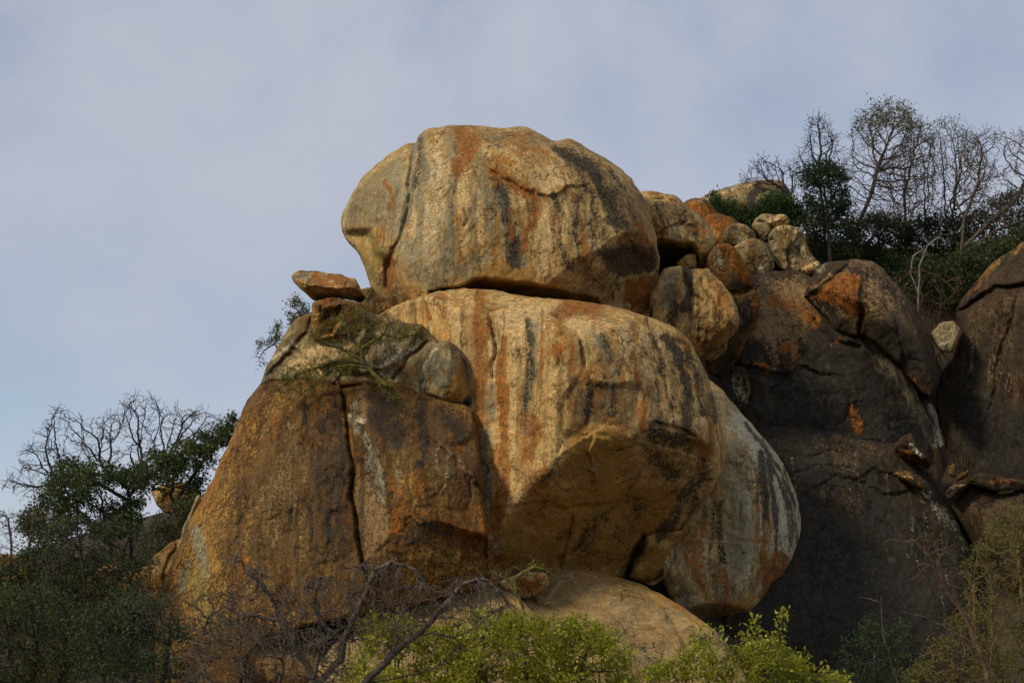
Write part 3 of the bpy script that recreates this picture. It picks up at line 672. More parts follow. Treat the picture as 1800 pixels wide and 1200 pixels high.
# --- slabs at the foot
rock('smooth_slab', 'smooth pale tan slab sloping down to the right beneath the streaked boulder', M['slab'], 77, 3.4, 4.0,
 [(868,1040),(890,1020),(917,1007),(945,1004),(971,1003),(1020,1001),(1056,1003),(1084,1012),(1109,1020),(1138,1031),(1166,1045),(1191,1060),(1212,1074),(1234,1092),(1259,1106),(1276,1127),(1287,1145),(1320,1200),(1360,1300),(900,1300),(950,1220),(930,1150),(915,1080)],
 relief=[('cut', ((920,1010,.30),(1150,1040,.34),(1040,1120,.98)), .08),('stp', [(965,1050),(985,1020),(1010,1010)], .3, 16),('stp', [(1205,1140),(1185,1100),(1160,1060),(1110,1025)], .22, 18),('crk', [(1230,1092),(1195,1070),(1150,1040)], 3, .15),('stp', [(920,1040),(950,1060),(990,1075),(1010,1100)], .3, 24),('crk', [(1175,1085),(1190,1115),(1205,1140)], 3, .2)],
 stains=[('t',40,.4,[(960,1020),(1000,1060),(1060,1110)]),('c',90,.16,[(1020,1015),(1080,1060),(1150,1100)]),('y',22,.7,[(1020,1005),(1060,1010),(1120,1028)]),('y',20,.62,[(1150,1050),(1200,1075),(1235,1100)]),('o',14,.5,[(1180,1060),(1215,1082)]),('n',12,.6,[(960,1040),(985,1018),(1000,1012)]),('n',-20,.5,[(930,1060),(985,1075),(1010,1110),(1010,1180),(950,1180)]),('g',-24,.36,[(1050,1110),(1110,1110),(1180,1160),(1200,1200),(1080,1180)]),('k',40,.42,[(1080,1115),(1150,1150)]),('n',10,.6,[(1175,1085),(1205,1140)]),('y',9,.6,[(1025,1005),(1050,1030),(1065,1055)]),('t',14,.5,[(935,1040),(960,1035)])] + streaks('t',10,71,(960,1200),(1010,1080),(50,90),(6,14),.5,.8) + streaks('n',8,72,(960,1200),(1010,1080),(50,90),(4,9),.45,.8), rough=.5, tilt=(0,7), pw=.42, body=[(800,960),(950,880),(1180,930),(1300,1080),(1420,1320),(800,1320)])
rock('low_slab', 'low brown and ochre slab behind the tangled grey branches', M['slab'], 75, 2.8, 4.0,
 [(500,1310),(550,1180),(590,1130),(640,1096),(690,1066),(722,1050),(774,1027),(808,1016),(840,1013),(872,1022),(900,1040),(925,1062),(950,1085),(980,1160),(990,1310)],
 relief=[('cut', ((700,1060,.3),(860,1020,.2),(800,1120,.9)), .05),('stp', [(925,1100),(900,1060),(870,1035),(840,1018)], .25, 20)],
 stains=[('y',26,.7,[(690,1070),(760,1040),(780,1060)]),('y',20,.5,[(850,1030),(900,1060)]),('n',-16,.6,[(830,1050),(900,1060),(930,1100),(900,1150),(830,1110)]),('n',30,.5,[(780,1060),(790,1110)]),('k',14,.5,[(890,1060),(920,1080)]),('o',14,.6,[(770,1035),(800,1028)])], tilt=(0,6), pw=.42, body=[(480,1000),(700,930),(900,920),(1020,1050),(1030,1330),(420,1330)])
rock('orange_chunk', 'small rock chunk crusted with orange lichen at the top of the smooth slab', M['tan'], 76.6, .6, 1.5,
 [(874,1022),(895,1012),(917,1006),(945,1004),(960,1006),(966,1020),(962,1032),(948,1044),(925,1052),(898,1044)], relief=[('cut', ((880,1025,.4),(950,1045,.3),(930,1015,1.0)), .05)],
 stains=[('o',30,.72,[(920,1025),(950,1025)]),('c',20,.6,[(890,1020),(920,1012)]),('n',12,.5,[(905,1042),(935,1046)])], pw=.45, fac=18, rough=1.4, grow=1.5, lip=3.5)
rock('orange_toe_rock', 'orange-patched rock at the foot of the cracked boulder behind twigs', M['brown'], 75.5, 1.8, 2.0,
 [(370,1235),(376,1165),(388,1145),(405,1131),(427,1121),(451,1117),(480,1121),(530,1125),(570,1140),(600,1170),(610,1235)], stains=[('o',30,.85,[(405,1150),(430,1135),(440,1150)]),('o',20,.6,[(460,1135),(500,1135)]),('g',30,.5,[(520,1150),(560,1170)])])

# --- blocks behind, right of the balanced boulder
rock('hooded_boulder', 'brown boulder with a dark hollow under it, right behind the balanced boulder', M['tan'], 92, 3.2, 3.5,
 [(1110,350),(1125,338),(1143,335),(1167,340),(1187,343),(1203,357),(1230,377),(1247,397),(1255,417),(1257,433),(1253,457),(1244,472),(1226,478),(1195,480),(1150,490),(1120,470)],
 relief=[('cut', ((1155,428,.75),(1215,430,.75),(1190,470,-.25)), .02, [(1140,430),(1165,423),(1187,421),(1212,427),(1226,444),(1228,480),(1140,490)]),('crk', [(1157,412),(1180,400),(1205,390)], 2.5, .25),('stp', [(1160,345),(1190,350),(1200,365)], .2, 14)],
 stains=[('n',-12,.6,[(1140,340),(1200,355),(1240,390),(1250,440),(1200,400),(1160,380)]),('k',14,.6,[(1150,360),(1165,390)]),('k',18,.6,[(1200,380),(1225,420)]),('o',14,.6,[(1215,395),(1240,410)]),('o',12,.6,[(1145,338),(1180,345)]),('c',14,.5,[(1180,395),(1195,415)]),('k',-10,.9,[(1155,430),(1190,424),(1220,435),(1220,470),(1155,475)])]+streaks('k',6,41,(1150,1240),(350,400),(30,60),(4,8),.6,.3), pw=.42, fac=14, rough=1.3)  # last black patch fills the whole hollow under the boulder
rock('cave_stone', 'small angular stone lying in the hollow beneath the hooded boulder', M['tan'], 90.2, .5, .8,
 [(1188,461),(1205,450),(1214,446),(1224,447),(1226,468),(1212,476),(1195,475)], stains=[('y',12,.5,[(1205,460),(1220,458)])], pw=.45, fac=18, rough=1.4, grow=1.5, lip=3.5)
rock('flaked_boulder', 'cream boulder with a broken flaky top and grey patch beneath the hooded boulder', M['cream'], 88.6, 2.8, 3.0,
 [(1140,520),(1155,490),(1167,472),(1182,468),(1197,467),(1210,474),(1223,472),(1236,474),(1247,470),(1252,483),(1270,497),(1287,520),(1297,547),(1301,567),(1294,583),(1281,597),(1274,620),(1257,634),(1240,634),(1215,620),(1180,600),(1140,570)],
 relief=[('cut', ((1225,596,.95),(1285,590,.4),(1250,640,-.1)), .03),('stp', [(1200,470),(1215,500),(1222,540),(1220,560)], .3, 20),('stp', [(1270,500),(1250,495),(1240,480)], .4, 14),('crk', [(1232,490),(1245,520),(1262,540),(1258,560)], 2.5, .2),('crk', [(1220,520),(1238,530)], 2, .15),('rec', [(1160,490),(1195,475),(1190,540),(1160,570)], .3, 12)],
 stains=[('k',26,.8,[(1210,478),(1212,510),(1205,545)]),('k',30,.6,[(1190,545),(1180,570)]),('g',34,.7,[(1180,490),(1180,530)]),('k',9,.6,[(1232,560),(1230,600)]),('k',12,.6,[(1245,570),(1240,610)]),('y',20,.6,[(1260,560),(1275,575)]),('y',-10,.5,[(1230,600),(1280,595),(1260,630),(1240,630)]),('k',24,.4,[(1240,620),(1270,610)]),('g',12,.5,[(1285,530),(1295,560)]),('o',10,.5,[(1280,520),(1290,545)])]+streaks('k',6,42,(1220,1290),(530,570),(25,50),(3,7),.6), pw=.4, fac=14, rough=1.4, grow=1.12)
rock('orange_backed_boulder', 'narrow dark boulder with an orange back, right of the flaked cream boulder', M['russet'], 91, 2.8, 3.0,
 [(1245,450),(1257,431),(1267,425),(1287,432),(1307,457),(1320,477),(1327,500),(1335,533),(1333,560),(1327,577),(1313,600),(1297,633),(1280,657),(1267,668),(1243,655),(1235,600),(1235,520)],
 relief=[('crk', [(1270,520),(1290,518),(1325,505)], 3, .35),('cut', ((1285,590,.9),(1325,575,.3),(1290,650,.0)), .03),('stp', [(1325,512),(1300,516),(1275,520)], .3, 30)],
 stains=[('o',26,.85,[(1275,432),(1295,455),(1312,490)]),('o',14,.6,[(1325,520),(1328,560)]),('g',18,.7,[(1264,445),(1262,470)]),('k',-8,.6,[(1275,480),(1310,490),(1315,512),(1280,515)]),('k',-10,.75,[(1290,525),(1325,515),(1330,570),(1295,590)]),('w',5,.8,[(1303,525),(1302,570)]),('w',4,.7,[(1318,520),(1318,560)]),('o',9,.6,[(1320,580),(1290,640)]),('k',50,.6,[(1290,610),(1265,650)])], pw=.45, fac=18, rough=1.4, grow=1.5, lip=3.5)
rock('gap_stone', 'rounded grey-black stone in the gap beside the pale run-off boulder', M['dark'], 89, .9, 1.2,
 [(1270,660),(1285,645),(1302,641),(1315,655),(1321,685),(1314,715),(1303,726),(1285,715),(1272,690)], stains=[('g',26,.5,[(1300,670),(1305,700)]),('y',5,.5,[(1312,660),(1318,690)])], pw=.45, fac=18, rough=1.4, grow=1.5, lip=3.5)
rock('rusty_dome', 'rusty orange-brown dome-shaped rock behind the hooded boulder', M['russet'], 102, 1.8, 2.5, [(1190,380),(1203,354),(1223,347),(1240,350),(1263,372),(1275,395),(1250,410),(1210,410)], stains=[('o',30,.6,[(1220,355),(1250,375)]),('c',10,.5,[(1215,352),(1235,352)])])
rock('ochre_dome', 'low ochre dome-shaped rock in front of the green shrub on the ridge', M['russet'], 101, 1.8, 2.5, [(1225,385),(1240,376),(1260,373),(1287,382),(1299,393),(1305,420),(1285,450),(1245,450),(1228,410)], stains=[('o',40,.6,[(1250,385),(1280,400)]),('y',30,.6,[(1245,400),(1270,420)])])
rock('grey_boulder', 'small grey round boulder touching the low ochre dome', M['grey'], 98.5, 1.0, 1.5, [(1270,417),(1273,401),(1290,392),(1307,393),(1327,407),(1331,418),(1303,432),(1283,431)], stains=[('n',14,.6,[(1290,400),(1310,410)]),('k',10,.5,[(1280,415),(1300,425)])], pw=.45, fac=18, rough=1.4, grow=1.5, lip=3.5)
rock('grey_boulder', 'speckled grey boulder, lowest of the pale boulders on the ridge', M['grey'], 97.6, 1.4, 2.0, [(1288,434),(1313,420),(1330,417),(1347,433),(1358,450),(1364,470),(1350,483),(1330,486),(1315,475),(1300,455)], stains=[('n',16,.6,[(1320,430),(1340,450)]),('k',8,.5,[(1310,445),(1330,470)]),('k',6,.5,[(1345,440),(1355,465)]),('w',10,.5,[(1335,465),(1345,475)])], pw=.45, fac=18, rough=1.4, grow=1.5, lip=3.5)
rock('grey_boulder', 'pale boulder with a tan crest, highest of the pale boulders on the ridge', M['grey'], 99, 1.3, 1.8, [(1318,397),(1330,383),(1340,376),(1360,378),(1373,375),(1384,381),(1391,394),(1375,410),(1356,425),(1346,430),(1333,413)], relief=[('crk', [(1335,390),(1352,398),(1360,405)], 2, .2)], stains=[('c',12,.7,[(1350,385),(1378,380)]),('y',10,.5,[(1362,385),(1375,385)]),('g',14,.6,[(1330,395),(1345,410)])], pw=.45, fac=18, rough=1.4, grow=1.5, lip=3.5)
rock('grey_boulder', 'tall pale fluted boulder beside the dark trees on the ridge', M['grey'], 98, 1.5, 2.0, [(1351,412),(1363,398),(1387,395),(1410,403),(1417,423),(1424,443),(1440,460),(1430,475),(1400,480),(1367,474),(1357,452),(1351,425)], relief=[('stp', [(1388,470),(1386,440),(1395,420)], .3, 12),('rec', [(1395,430),(1410,425),(1425,458),(1410,465)], .2, 8)], stains=[('c',12,.6,[(1365,402),(1400,405)]),('k',6,.6,[(1384,435),(1386,465)]),('n',14,.6,[(1402,440),(1412,460)]),('w',14,.5,[(1395,425),(1420,455)])], pw=.45, fac=18, rough=1.4, grow=1.5, lip=3.5)
rock('ridge_outcrop', 'far grey rock hump with a dark streak on the skyline behind green shrubs', M['grey'], 113, 3.0, 5.0, [(1225,352),(1250,339),(1273,330),(1307,320),(1340,316),(1373,317),(1385,328),(1392,345),(1400,400),(1240,410),(1215,370)], relief=[('cut', ((1300,325,.4),(1380,322,.4),(1340,360,1.0)), .05)], stains=[('k',20,.8,[(1335,325),(1318,345),(1315,370)]),('k',14,.5,[(1370,330),(1380,350)]),('c',10,.5,[(1260,335),(1320,322)])])
rock('low_stone', 'small low tan stone between the tall fluted boulder and the orange cap', M['russet'], 96, .6, 1.0, [(1403,470),(1412,463),(1438,459),(1450,470),(1440,485),(1415,486)], stains=[('c',10,.5,[(1415,468),(1435,465)])])

# --- right-hand slope
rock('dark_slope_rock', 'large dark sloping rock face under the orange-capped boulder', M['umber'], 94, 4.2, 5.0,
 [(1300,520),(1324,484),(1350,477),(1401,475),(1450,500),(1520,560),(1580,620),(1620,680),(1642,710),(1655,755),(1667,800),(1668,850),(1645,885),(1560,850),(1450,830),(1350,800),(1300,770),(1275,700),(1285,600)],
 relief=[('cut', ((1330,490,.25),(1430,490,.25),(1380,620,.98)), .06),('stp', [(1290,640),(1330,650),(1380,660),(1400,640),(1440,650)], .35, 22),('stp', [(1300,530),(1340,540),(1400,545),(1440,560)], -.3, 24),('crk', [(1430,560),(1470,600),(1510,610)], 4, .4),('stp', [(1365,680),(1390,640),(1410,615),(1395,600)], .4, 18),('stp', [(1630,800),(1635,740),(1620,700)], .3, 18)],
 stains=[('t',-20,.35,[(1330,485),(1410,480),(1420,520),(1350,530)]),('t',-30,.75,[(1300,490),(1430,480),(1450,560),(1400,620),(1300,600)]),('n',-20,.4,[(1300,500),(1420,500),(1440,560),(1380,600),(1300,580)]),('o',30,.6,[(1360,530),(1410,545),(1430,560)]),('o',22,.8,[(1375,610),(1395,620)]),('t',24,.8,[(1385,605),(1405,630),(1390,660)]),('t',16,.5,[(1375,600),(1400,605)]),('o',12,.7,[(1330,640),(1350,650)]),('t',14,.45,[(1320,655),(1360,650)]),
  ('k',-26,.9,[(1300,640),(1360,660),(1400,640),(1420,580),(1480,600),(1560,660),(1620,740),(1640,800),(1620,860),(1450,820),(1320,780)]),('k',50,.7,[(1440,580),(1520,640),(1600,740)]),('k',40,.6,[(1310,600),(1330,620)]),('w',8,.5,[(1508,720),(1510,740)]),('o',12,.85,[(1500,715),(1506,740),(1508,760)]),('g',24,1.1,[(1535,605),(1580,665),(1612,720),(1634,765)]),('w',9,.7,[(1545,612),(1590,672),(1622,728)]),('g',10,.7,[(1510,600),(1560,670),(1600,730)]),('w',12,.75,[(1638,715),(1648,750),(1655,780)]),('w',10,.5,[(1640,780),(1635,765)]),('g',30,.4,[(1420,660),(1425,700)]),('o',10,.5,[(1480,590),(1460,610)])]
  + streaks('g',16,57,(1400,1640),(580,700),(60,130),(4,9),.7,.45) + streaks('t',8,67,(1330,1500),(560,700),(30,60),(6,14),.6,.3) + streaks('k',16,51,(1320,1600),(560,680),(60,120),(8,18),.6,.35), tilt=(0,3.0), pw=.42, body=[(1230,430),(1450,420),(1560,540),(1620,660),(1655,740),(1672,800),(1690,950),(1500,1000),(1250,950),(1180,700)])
rock('orange_capped_boulder', 'bright orange-topped dome boulder on the dark right-hand slope', M['umber'], 92, 2.9, 3.5,
 [(1411,519),(1423,497),(1438,468),(1460,458),(1504,455),(1533,458),(1552,471),(1570,493),(1588,515),(1607,537),(1625,574),(1640,603),(1647,640),(1646,677),(1642,699),(1625,691),(1603,666),(1570,630),(1541,604),(1515,586),(1504,593),(1467,582),(1460,563),(1438,541),(1416,526)],
 relief=[('cut', ((1420,520,.42),(1500,585,.40),(1500,500,1.05)), .03),('stp', [(1512,582),(1512,545),(1510,500),(1480,462)], .3, 30),('stp', [(1415,520),(1450,490),(1480,470),(1490,460)], .25, 18),('crk', [(1512,582),(1514,545)], 3, .2),('stp', [(1590,680),(1570,560),(1540,490)], .2, 30)],
 stains=[('o',-10,.78,[(1430,505),(1470,475),(1510,480),(1515,530),(1480,540),(1440,530),(1418,520)]),('o',30,.7,[(1480,500),(1500,545)]),('t',20,.6,[(1470,540),(1500,560)]),('t',14,.75,[(1430,510),(1460,490),(1490,475)]),('t',24,.42,[(1500,460),(1540,470),(1565,500),(1585,530)]),('k',-10,.6,[(1455,560),(1500,560),(1508,592),(1470,585)]),('g',12,.7,[(1415,522),(1440,540),(1460,565)]),('g',16,.6,[(1440,475),(1450,470)]),('k',-22,.72,[(1530,560),(1570,540),(1620,590),(1640,640),(1636,690),(1590,650),(1540,600)]),('t',-18,.5,[(1512,468),(1550,475),(1590,535),(1625,600),(1540,580),(1515,540)]),('n',-16,.4,[(1515,480),(1550,480),(1590,540),(1610,600),(1540,570),(1515,540)]),('o',7,.7,[(1515,586),(1560,625),(1600,665),(1635,698)]),('n',10,.4,[(1605,540),(1625,580)])]
  + streaks('k',10,52,(1530,1620),(500,590),(50,90),(5,12),.6,.35), tilt=(0,2.5), pw=.42, body=[(1370,580),(1395,500),(1438,466),(1460,456),(1504,453),(1533,456),(1554,470),(1572,492),(1590,514),(1609,536),(1627,573),(1642,602),(1649,640),(1658,720),(1600,770),(1450,700)])
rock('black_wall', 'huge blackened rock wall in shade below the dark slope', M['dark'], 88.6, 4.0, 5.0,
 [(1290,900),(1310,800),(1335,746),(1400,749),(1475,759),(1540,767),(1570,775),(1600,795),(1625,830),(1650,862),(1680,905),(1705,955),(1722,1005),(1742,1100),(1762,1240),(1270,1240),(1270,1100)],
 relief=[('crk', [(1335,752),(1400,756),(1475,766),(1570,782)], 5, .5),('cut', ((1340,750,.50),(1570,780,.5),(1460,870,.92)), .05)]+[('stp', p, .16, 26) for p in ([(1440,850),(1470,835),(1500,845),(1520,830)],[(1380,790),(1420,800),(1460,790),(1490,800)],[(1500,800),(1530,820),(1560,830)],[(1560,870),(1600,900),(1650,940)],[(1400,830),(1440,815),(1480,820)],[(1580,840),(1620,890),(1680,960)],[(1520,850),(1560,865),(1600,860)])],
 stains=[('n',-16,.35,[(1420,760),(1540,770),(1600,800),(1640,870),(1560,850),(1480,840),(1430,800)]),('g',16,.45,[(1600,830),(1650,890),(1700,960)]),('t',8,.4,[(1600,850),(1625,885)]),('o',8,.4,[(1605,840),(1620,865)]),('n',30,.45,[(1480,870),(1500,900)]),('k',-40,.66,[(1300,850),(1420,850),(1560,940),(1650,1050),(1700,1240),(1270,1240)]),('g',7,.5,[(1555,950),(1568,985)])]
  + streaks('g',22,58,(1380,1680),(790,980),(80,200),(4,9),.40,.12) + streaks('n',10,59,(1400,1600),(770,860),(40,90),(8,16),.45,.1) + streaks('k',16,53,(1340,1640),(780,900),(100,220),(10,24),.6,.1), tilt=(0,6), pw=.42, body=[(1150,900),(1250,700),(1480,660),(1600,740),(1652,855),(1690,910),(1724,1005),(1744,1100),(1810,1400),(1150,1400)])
rock('perched_flake', 'angular lichen-flecked flake lying on the top edge of the black wall', M['umber'], 88.2, .8, 1.2, [(1574,780),(1582,769),(1603,761),(1610,775),(1625,794),(1637,816),(1629,824),(1607,812),(1581,802),(1570,789)], relief=[('cut', ((1575,795,.6),(1630,815,.5),(1605,830,-.8)), .03)], stains=[('o',12,.6,[(1580,795),(1595,800)]),('w',8,.5,[(1600,780),(1620,800)]),('n',14,.4,[(1600,770),(1605,790)])], pw=.45, fac=18, rough=1.4, grow=1.5, lip=3.5)
rock('split_flake', 'thin tan rock flake just below the angular flake on the black wall', M['russet'], 87.6, .6, 1.0, [(1566,832),(1592,826),(1612,838),(1622,850),(1625,862),(1610,857),(1590,845)], stains=[('c',8,.5,[(1575,832),(1605,842)])], pw=.45, fac=18, rough=1.4, grow=1.5, lip=3.5)
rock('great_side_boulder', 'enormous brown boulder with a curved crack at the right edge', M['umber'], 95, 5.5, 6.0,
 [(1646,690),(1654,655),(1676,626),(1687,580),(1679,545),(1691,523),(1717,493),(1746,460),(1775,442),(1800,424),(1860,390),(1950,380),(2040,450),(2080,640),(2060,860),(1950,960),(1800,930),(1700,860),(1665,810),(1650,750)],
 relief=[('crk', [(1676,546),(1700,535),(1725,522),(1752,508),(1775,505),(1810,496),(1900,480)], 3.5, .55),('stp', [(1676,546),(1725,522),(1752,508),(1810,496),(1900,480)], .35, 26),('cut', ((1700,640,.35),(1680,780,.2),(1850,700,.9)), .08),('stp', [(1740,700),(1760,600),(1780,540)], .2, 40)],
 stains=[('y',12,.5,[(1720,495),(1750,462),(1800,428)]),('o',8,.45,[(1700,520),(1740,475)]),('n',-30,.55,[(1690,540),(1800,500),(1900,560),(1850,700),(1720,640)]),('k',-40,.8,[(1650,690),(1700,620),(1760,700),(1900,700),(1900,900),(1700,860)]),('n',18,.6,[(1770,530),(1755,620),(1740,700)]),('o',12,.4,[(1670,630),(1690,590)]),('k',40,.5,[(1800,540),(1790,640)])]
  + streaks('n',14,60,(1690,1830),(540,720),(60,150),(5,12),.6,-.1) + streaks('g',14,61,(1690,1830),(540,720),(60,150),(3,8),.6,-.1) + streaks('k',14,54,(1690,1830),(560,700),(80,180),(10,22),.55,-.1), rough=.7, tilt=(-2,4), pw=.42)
rock('jammed_stone', 'pale angular stone jammed in the gap left of the enormous side boulder', M['grey'], 92, .9, 1.2, [(1632,587),(1654,567),(1676,562),(1689,578),(1681,603),(1673,621),(1655,619),(1643,604)], relief=[('cut', ((1640,590,.6),(1680,570,.5),(1665,615,.9)), .03)], stains=[('w',7,.7,[(1650,605),(1665,600)]),('n',10,.4,[(1660,575),(1670,590)])], pw=.45, fac=18, rough=1.4, grow=1.5, lip=3.5)
rock('jammed_stone', 'small grey stone directly beneath the pale angular jammed stone', M['grey'], 91.8, .5, .8, [(1646,622),(1656,617),(1667,628),(1663,645),(1652,652),(1645,638)], stains=[('k',8,.5,[(1650,640),(1660,640)])], pw=.45, fac=18, rough=1.4, grow=1.5, lip=3.5)
rock('rubble_stone', 'upright tan rubble stone at the corner of the black wall', M['russet'], 88.4, .4, .6, [(1667,820),(1672,814),(1682,816),(1680,840),(1668,836)], pw=.45, fac=18, rough=1.4, grow=1.5, lip=3.5)
rock('rubble_stone', 'pointed tan rubble shard leaning right of the upright stone', M['russet'], 88.2, .35, .6, [(1680,842),(1688,832),(1703,823),(1701,836),(1690,846)], pw=.45, fac=18, rough=1.4, grow=1.5, lip=3.5)
rock('rubble_stone', 'flat rubble slab below the pointed tan shard', M['umber'], 87.8, .6, .8, [(1660,866),(1675,850),(1690,843),(1709,845),(1695,862),(1678,876),(1664,878)], stains=[('c',8,.5,[(1670,860),(1695,850)])], pw=.45, fac=18, rough=1.4, grow=1.5, lip=3.5)
rock('capping_slab', 'brown slab lying on top of the dark block at the right edge', M['umber'], 88, 1.0, 1.4, [(1700,845),(1712,833),(1724,829),(1748,836),(1790,842),(1830,846),(1825,860),(1764,862),(1752,866),(1722,852)], stains=[('o',9,.5,[(1740,845),(1790,850)])], pw=.45, fac=18, rough=1.4, grow=1.5, lip=3.5)
rock('dark_block', 'dark rock block behind the budding yellow-green shrub at the right edge', M['umber'], 88.8, 2.4, 3.0, [(1672,890),(1690,865),(1705,848),(1725,856),(1762,868),(1800,858),(1860,850),(1900,1000),(1880,1100),(1760,1060),(1725,1000),(1700,940)], stains=[('n',-16,.62,[(1700,880),(1800,870),(1850,960),(1760,1000)]),('k',-16,.5,[(1740,900),(1860,900),(1860,1080),(1740,1000)])])

# --- left edge
rock('far_boulder', 'small tan boulder seen through the branches of the left evergreen tree', M['tan'], 96, 1.5, 2.0, [(264,862),(280,853),(300,850),(326,846),(339,856),(345,880),(320,905),(290,900),(274,884)], relief=[('crk', [(300,856),(320,862),(338,864)], 2, .3)], stains=[('o',14,.5,[(310,852),(330,858)])], pw=.45, fac=18, rough=1.4, grow=1.5, lip=3.5)
rock('edge_boulder', 'orange-brown boulder at the far left edge behind dark twigs', M['brown'], 84, 1.8, 2.2, [(-60,1000),(-30,978),(0,974),(21,972),(43,978),(62,984),(70,1002),(60,1040),(0,1060),(-60,1050)], stains=[('o',26,.7,[(0,985),(20,990)]),('y',30,.5,[(10,1010),(40,1000)])], pw=.45, fac=18, rough=1.4, grow=1.5, lip=3.5)
rock('knuckle_rock', 'low brown rock in the thicket left of the cracked boulder', M['brown'], 83.5, 1.8, 2.2, [(140,1040),(157,1012),(171,1001),(187,989),(208,987),(232,991),(258,993),(280,1020),(280,1080),(200,1090),(145,1080)], stains=[('o',14,.5,[(190,995),(215,992)]),('c',20,.5,[(180,1000),(240,1005)])])
rock('shoulder_rock', 'narrow rock shoulder leaning against the left foot of the cracked boulder', M['brown'], 82, 1.8, 2.4, [(236,1010),(258,990),(270,978),(285,966),(297,953),(312,947),(330,940),(345,960),(335,1040),(310,1100),(250,1090)], relief=[('stp', [(285,1040),(290,1000),(310,960)], .3, 14)], stains=[('n',20,.5,[(280,990),(300,1020)]),('o',12,.5,[(300,960),(290,980)]),('w',5,.6,[(318,948),(330,942)])])
rock('edge_slab', 'thin grey slab edge standing against the left side of the cracked boulder', M['grey'], 81.4, .7, 1.0, [(316,950),(322,925),(334,900),(344,872),(352,866),(356,880),(346,905),(334,935),(326,955)])
# ================================================================== the hill
ctl = []
def cpt(x, y, d): ctl.append(U(x, y, d))
for x, y, d in [(200,1110,84),(600,1230,78),(1000,1260,76),(1300,1260,80),(1600,1260,84),(1850,1050,88),(-100,1080,88),(100,1040,92),(250,1010,97),(0,1020,100),
                (450,950,96),(300,902,97.5),(345,890,98.5),(225,945,98.5),(700,850,100),(900,750,102),(1100,600,104),(1250,440,104),(1300,470,99),(1690,815,91),(1720,640,100),(1640,575,98),(1600,530,105),(1700,480,112),(1450,500,103),(1820,460,116),(1950,450,118),
                (1300,395,115),(1500,440,119),(1800,415,125),(1400,480,97),(1640,700,96),(2200,600,110),(-400,1080,105),(-800,1100,110)]: cpt(x, y, d)
for x in (-60, -30, 0, 30, 60): ctl.append(np.array((x, 20, 0.0))); ctl.append(np.array((x, 48, 0.2)))
for a in range(0, 360, 30): ctl.append(np.array((20 + 260 * math.cos(math.radians(a)), 120 + 260 * math.sin(math.radians(a)), -1.0)))
for x in (-40, -10, 20, 50): ctl.append(np.array((x, 180, 8.0 if x > 0 else 2.0)))
ctl = np.array(ctl)
dm = np.linalg.norm(ctl[:, None, :2] - ctl[None, :, :2], axis=2)
rw = np.linalg.solve(np.block([[dm + 0.3 * np.eye(len(ctl)) * -1, np.ones((len(ctl), 1))], [np.ones((1, len(ctl))), np.zeros((1, 1))]]), np.append(ctl[:, 2], 0))
def ground(x, y):
    x = np.asarray(x, float); y = np.asarray(y, float); sh = x.shape
    x = x.ravel(); y = y.ravel(); z = np.zeros(len(x))
    for i in range(0, len(x), 20000):
        d = np.hypot(x[i:i + 20000, None] - ctl[None, :, 0], y[i:i + 20000, None] - ctl[None, :, 1])
        z[i:i + 20000] = d @ rw[:-1] + rw[-1]
    r = np.hypot(x - 20, y - 120)
    z = z * (1 - sstep(230, 330, r)) - 1.0 * sstep(230, 330, r)
    z = z + 0.35 * fbm(x / 6, y / 6, 3, 3) * sstep(5, 40, y)
    z = np.where(y < 45, np.minimum(z, 0.4), z)
    return z.reshape(sh)
m, nt, b, o = nodes_of('hill_soil'); N = NB(nt)
g = N.n('ShaderNodeNewGeometry').outputs['Position']
c = N.mix(N.rng(N.noise(g, 0.5, 8, 0.65), 0.35, 0.65), (0.050, 0.036, 0.022), (0.110, 0.072, 0.040))
c = N.mix(N.rng(N.noise(g, 3.0, 6, 0.7), 0.5, 0.7), c, (0.055, 0.055, 0.022))
nt.links.new(c, b.inputs['Base Color']); b.inputs['Roughness'].default_value = 1.0
bp = N.n('ShaderNodeBump'); bp.inputs['Distance'].default_value = 0.3; nt.links.new(N.noise(g, 4.0, 6, 0.7), bp.inputs['Height']); nt.links.new(bp.outputs[0], b.inputs['Normal'])
M['soil'] = m
gx = np.unique(np.concatenate([-np.geomspace(70, 4000, 24)[::-1], np.arange(-70, 90.1, 1.2), np.geomspace(90, 4000, 24)]))
gy = np.unique(np.concatenate([-np.geomspace(20, 4000, 16)[::-1], np.arange(-20, 190.1, 1.2), np.geomspace(190, 6000, 28)]))
X, Y = np.meshgrid(gx, gy); Z = ground(X, Y)
ny, nx = X.shape; I = np.arange(nx * ny).reshape(ny, nx)
f = np.stack([I[:-1, :-1], I[:-1, 1:], I[1:, 1:], I[1:, :-1]], -1).reshape(-1, 4)
tag(new_mesh('ground', np.stack([X, Y, Z], -1).reshape(-1, 3), f, 4, M['soil']), kind='structure')
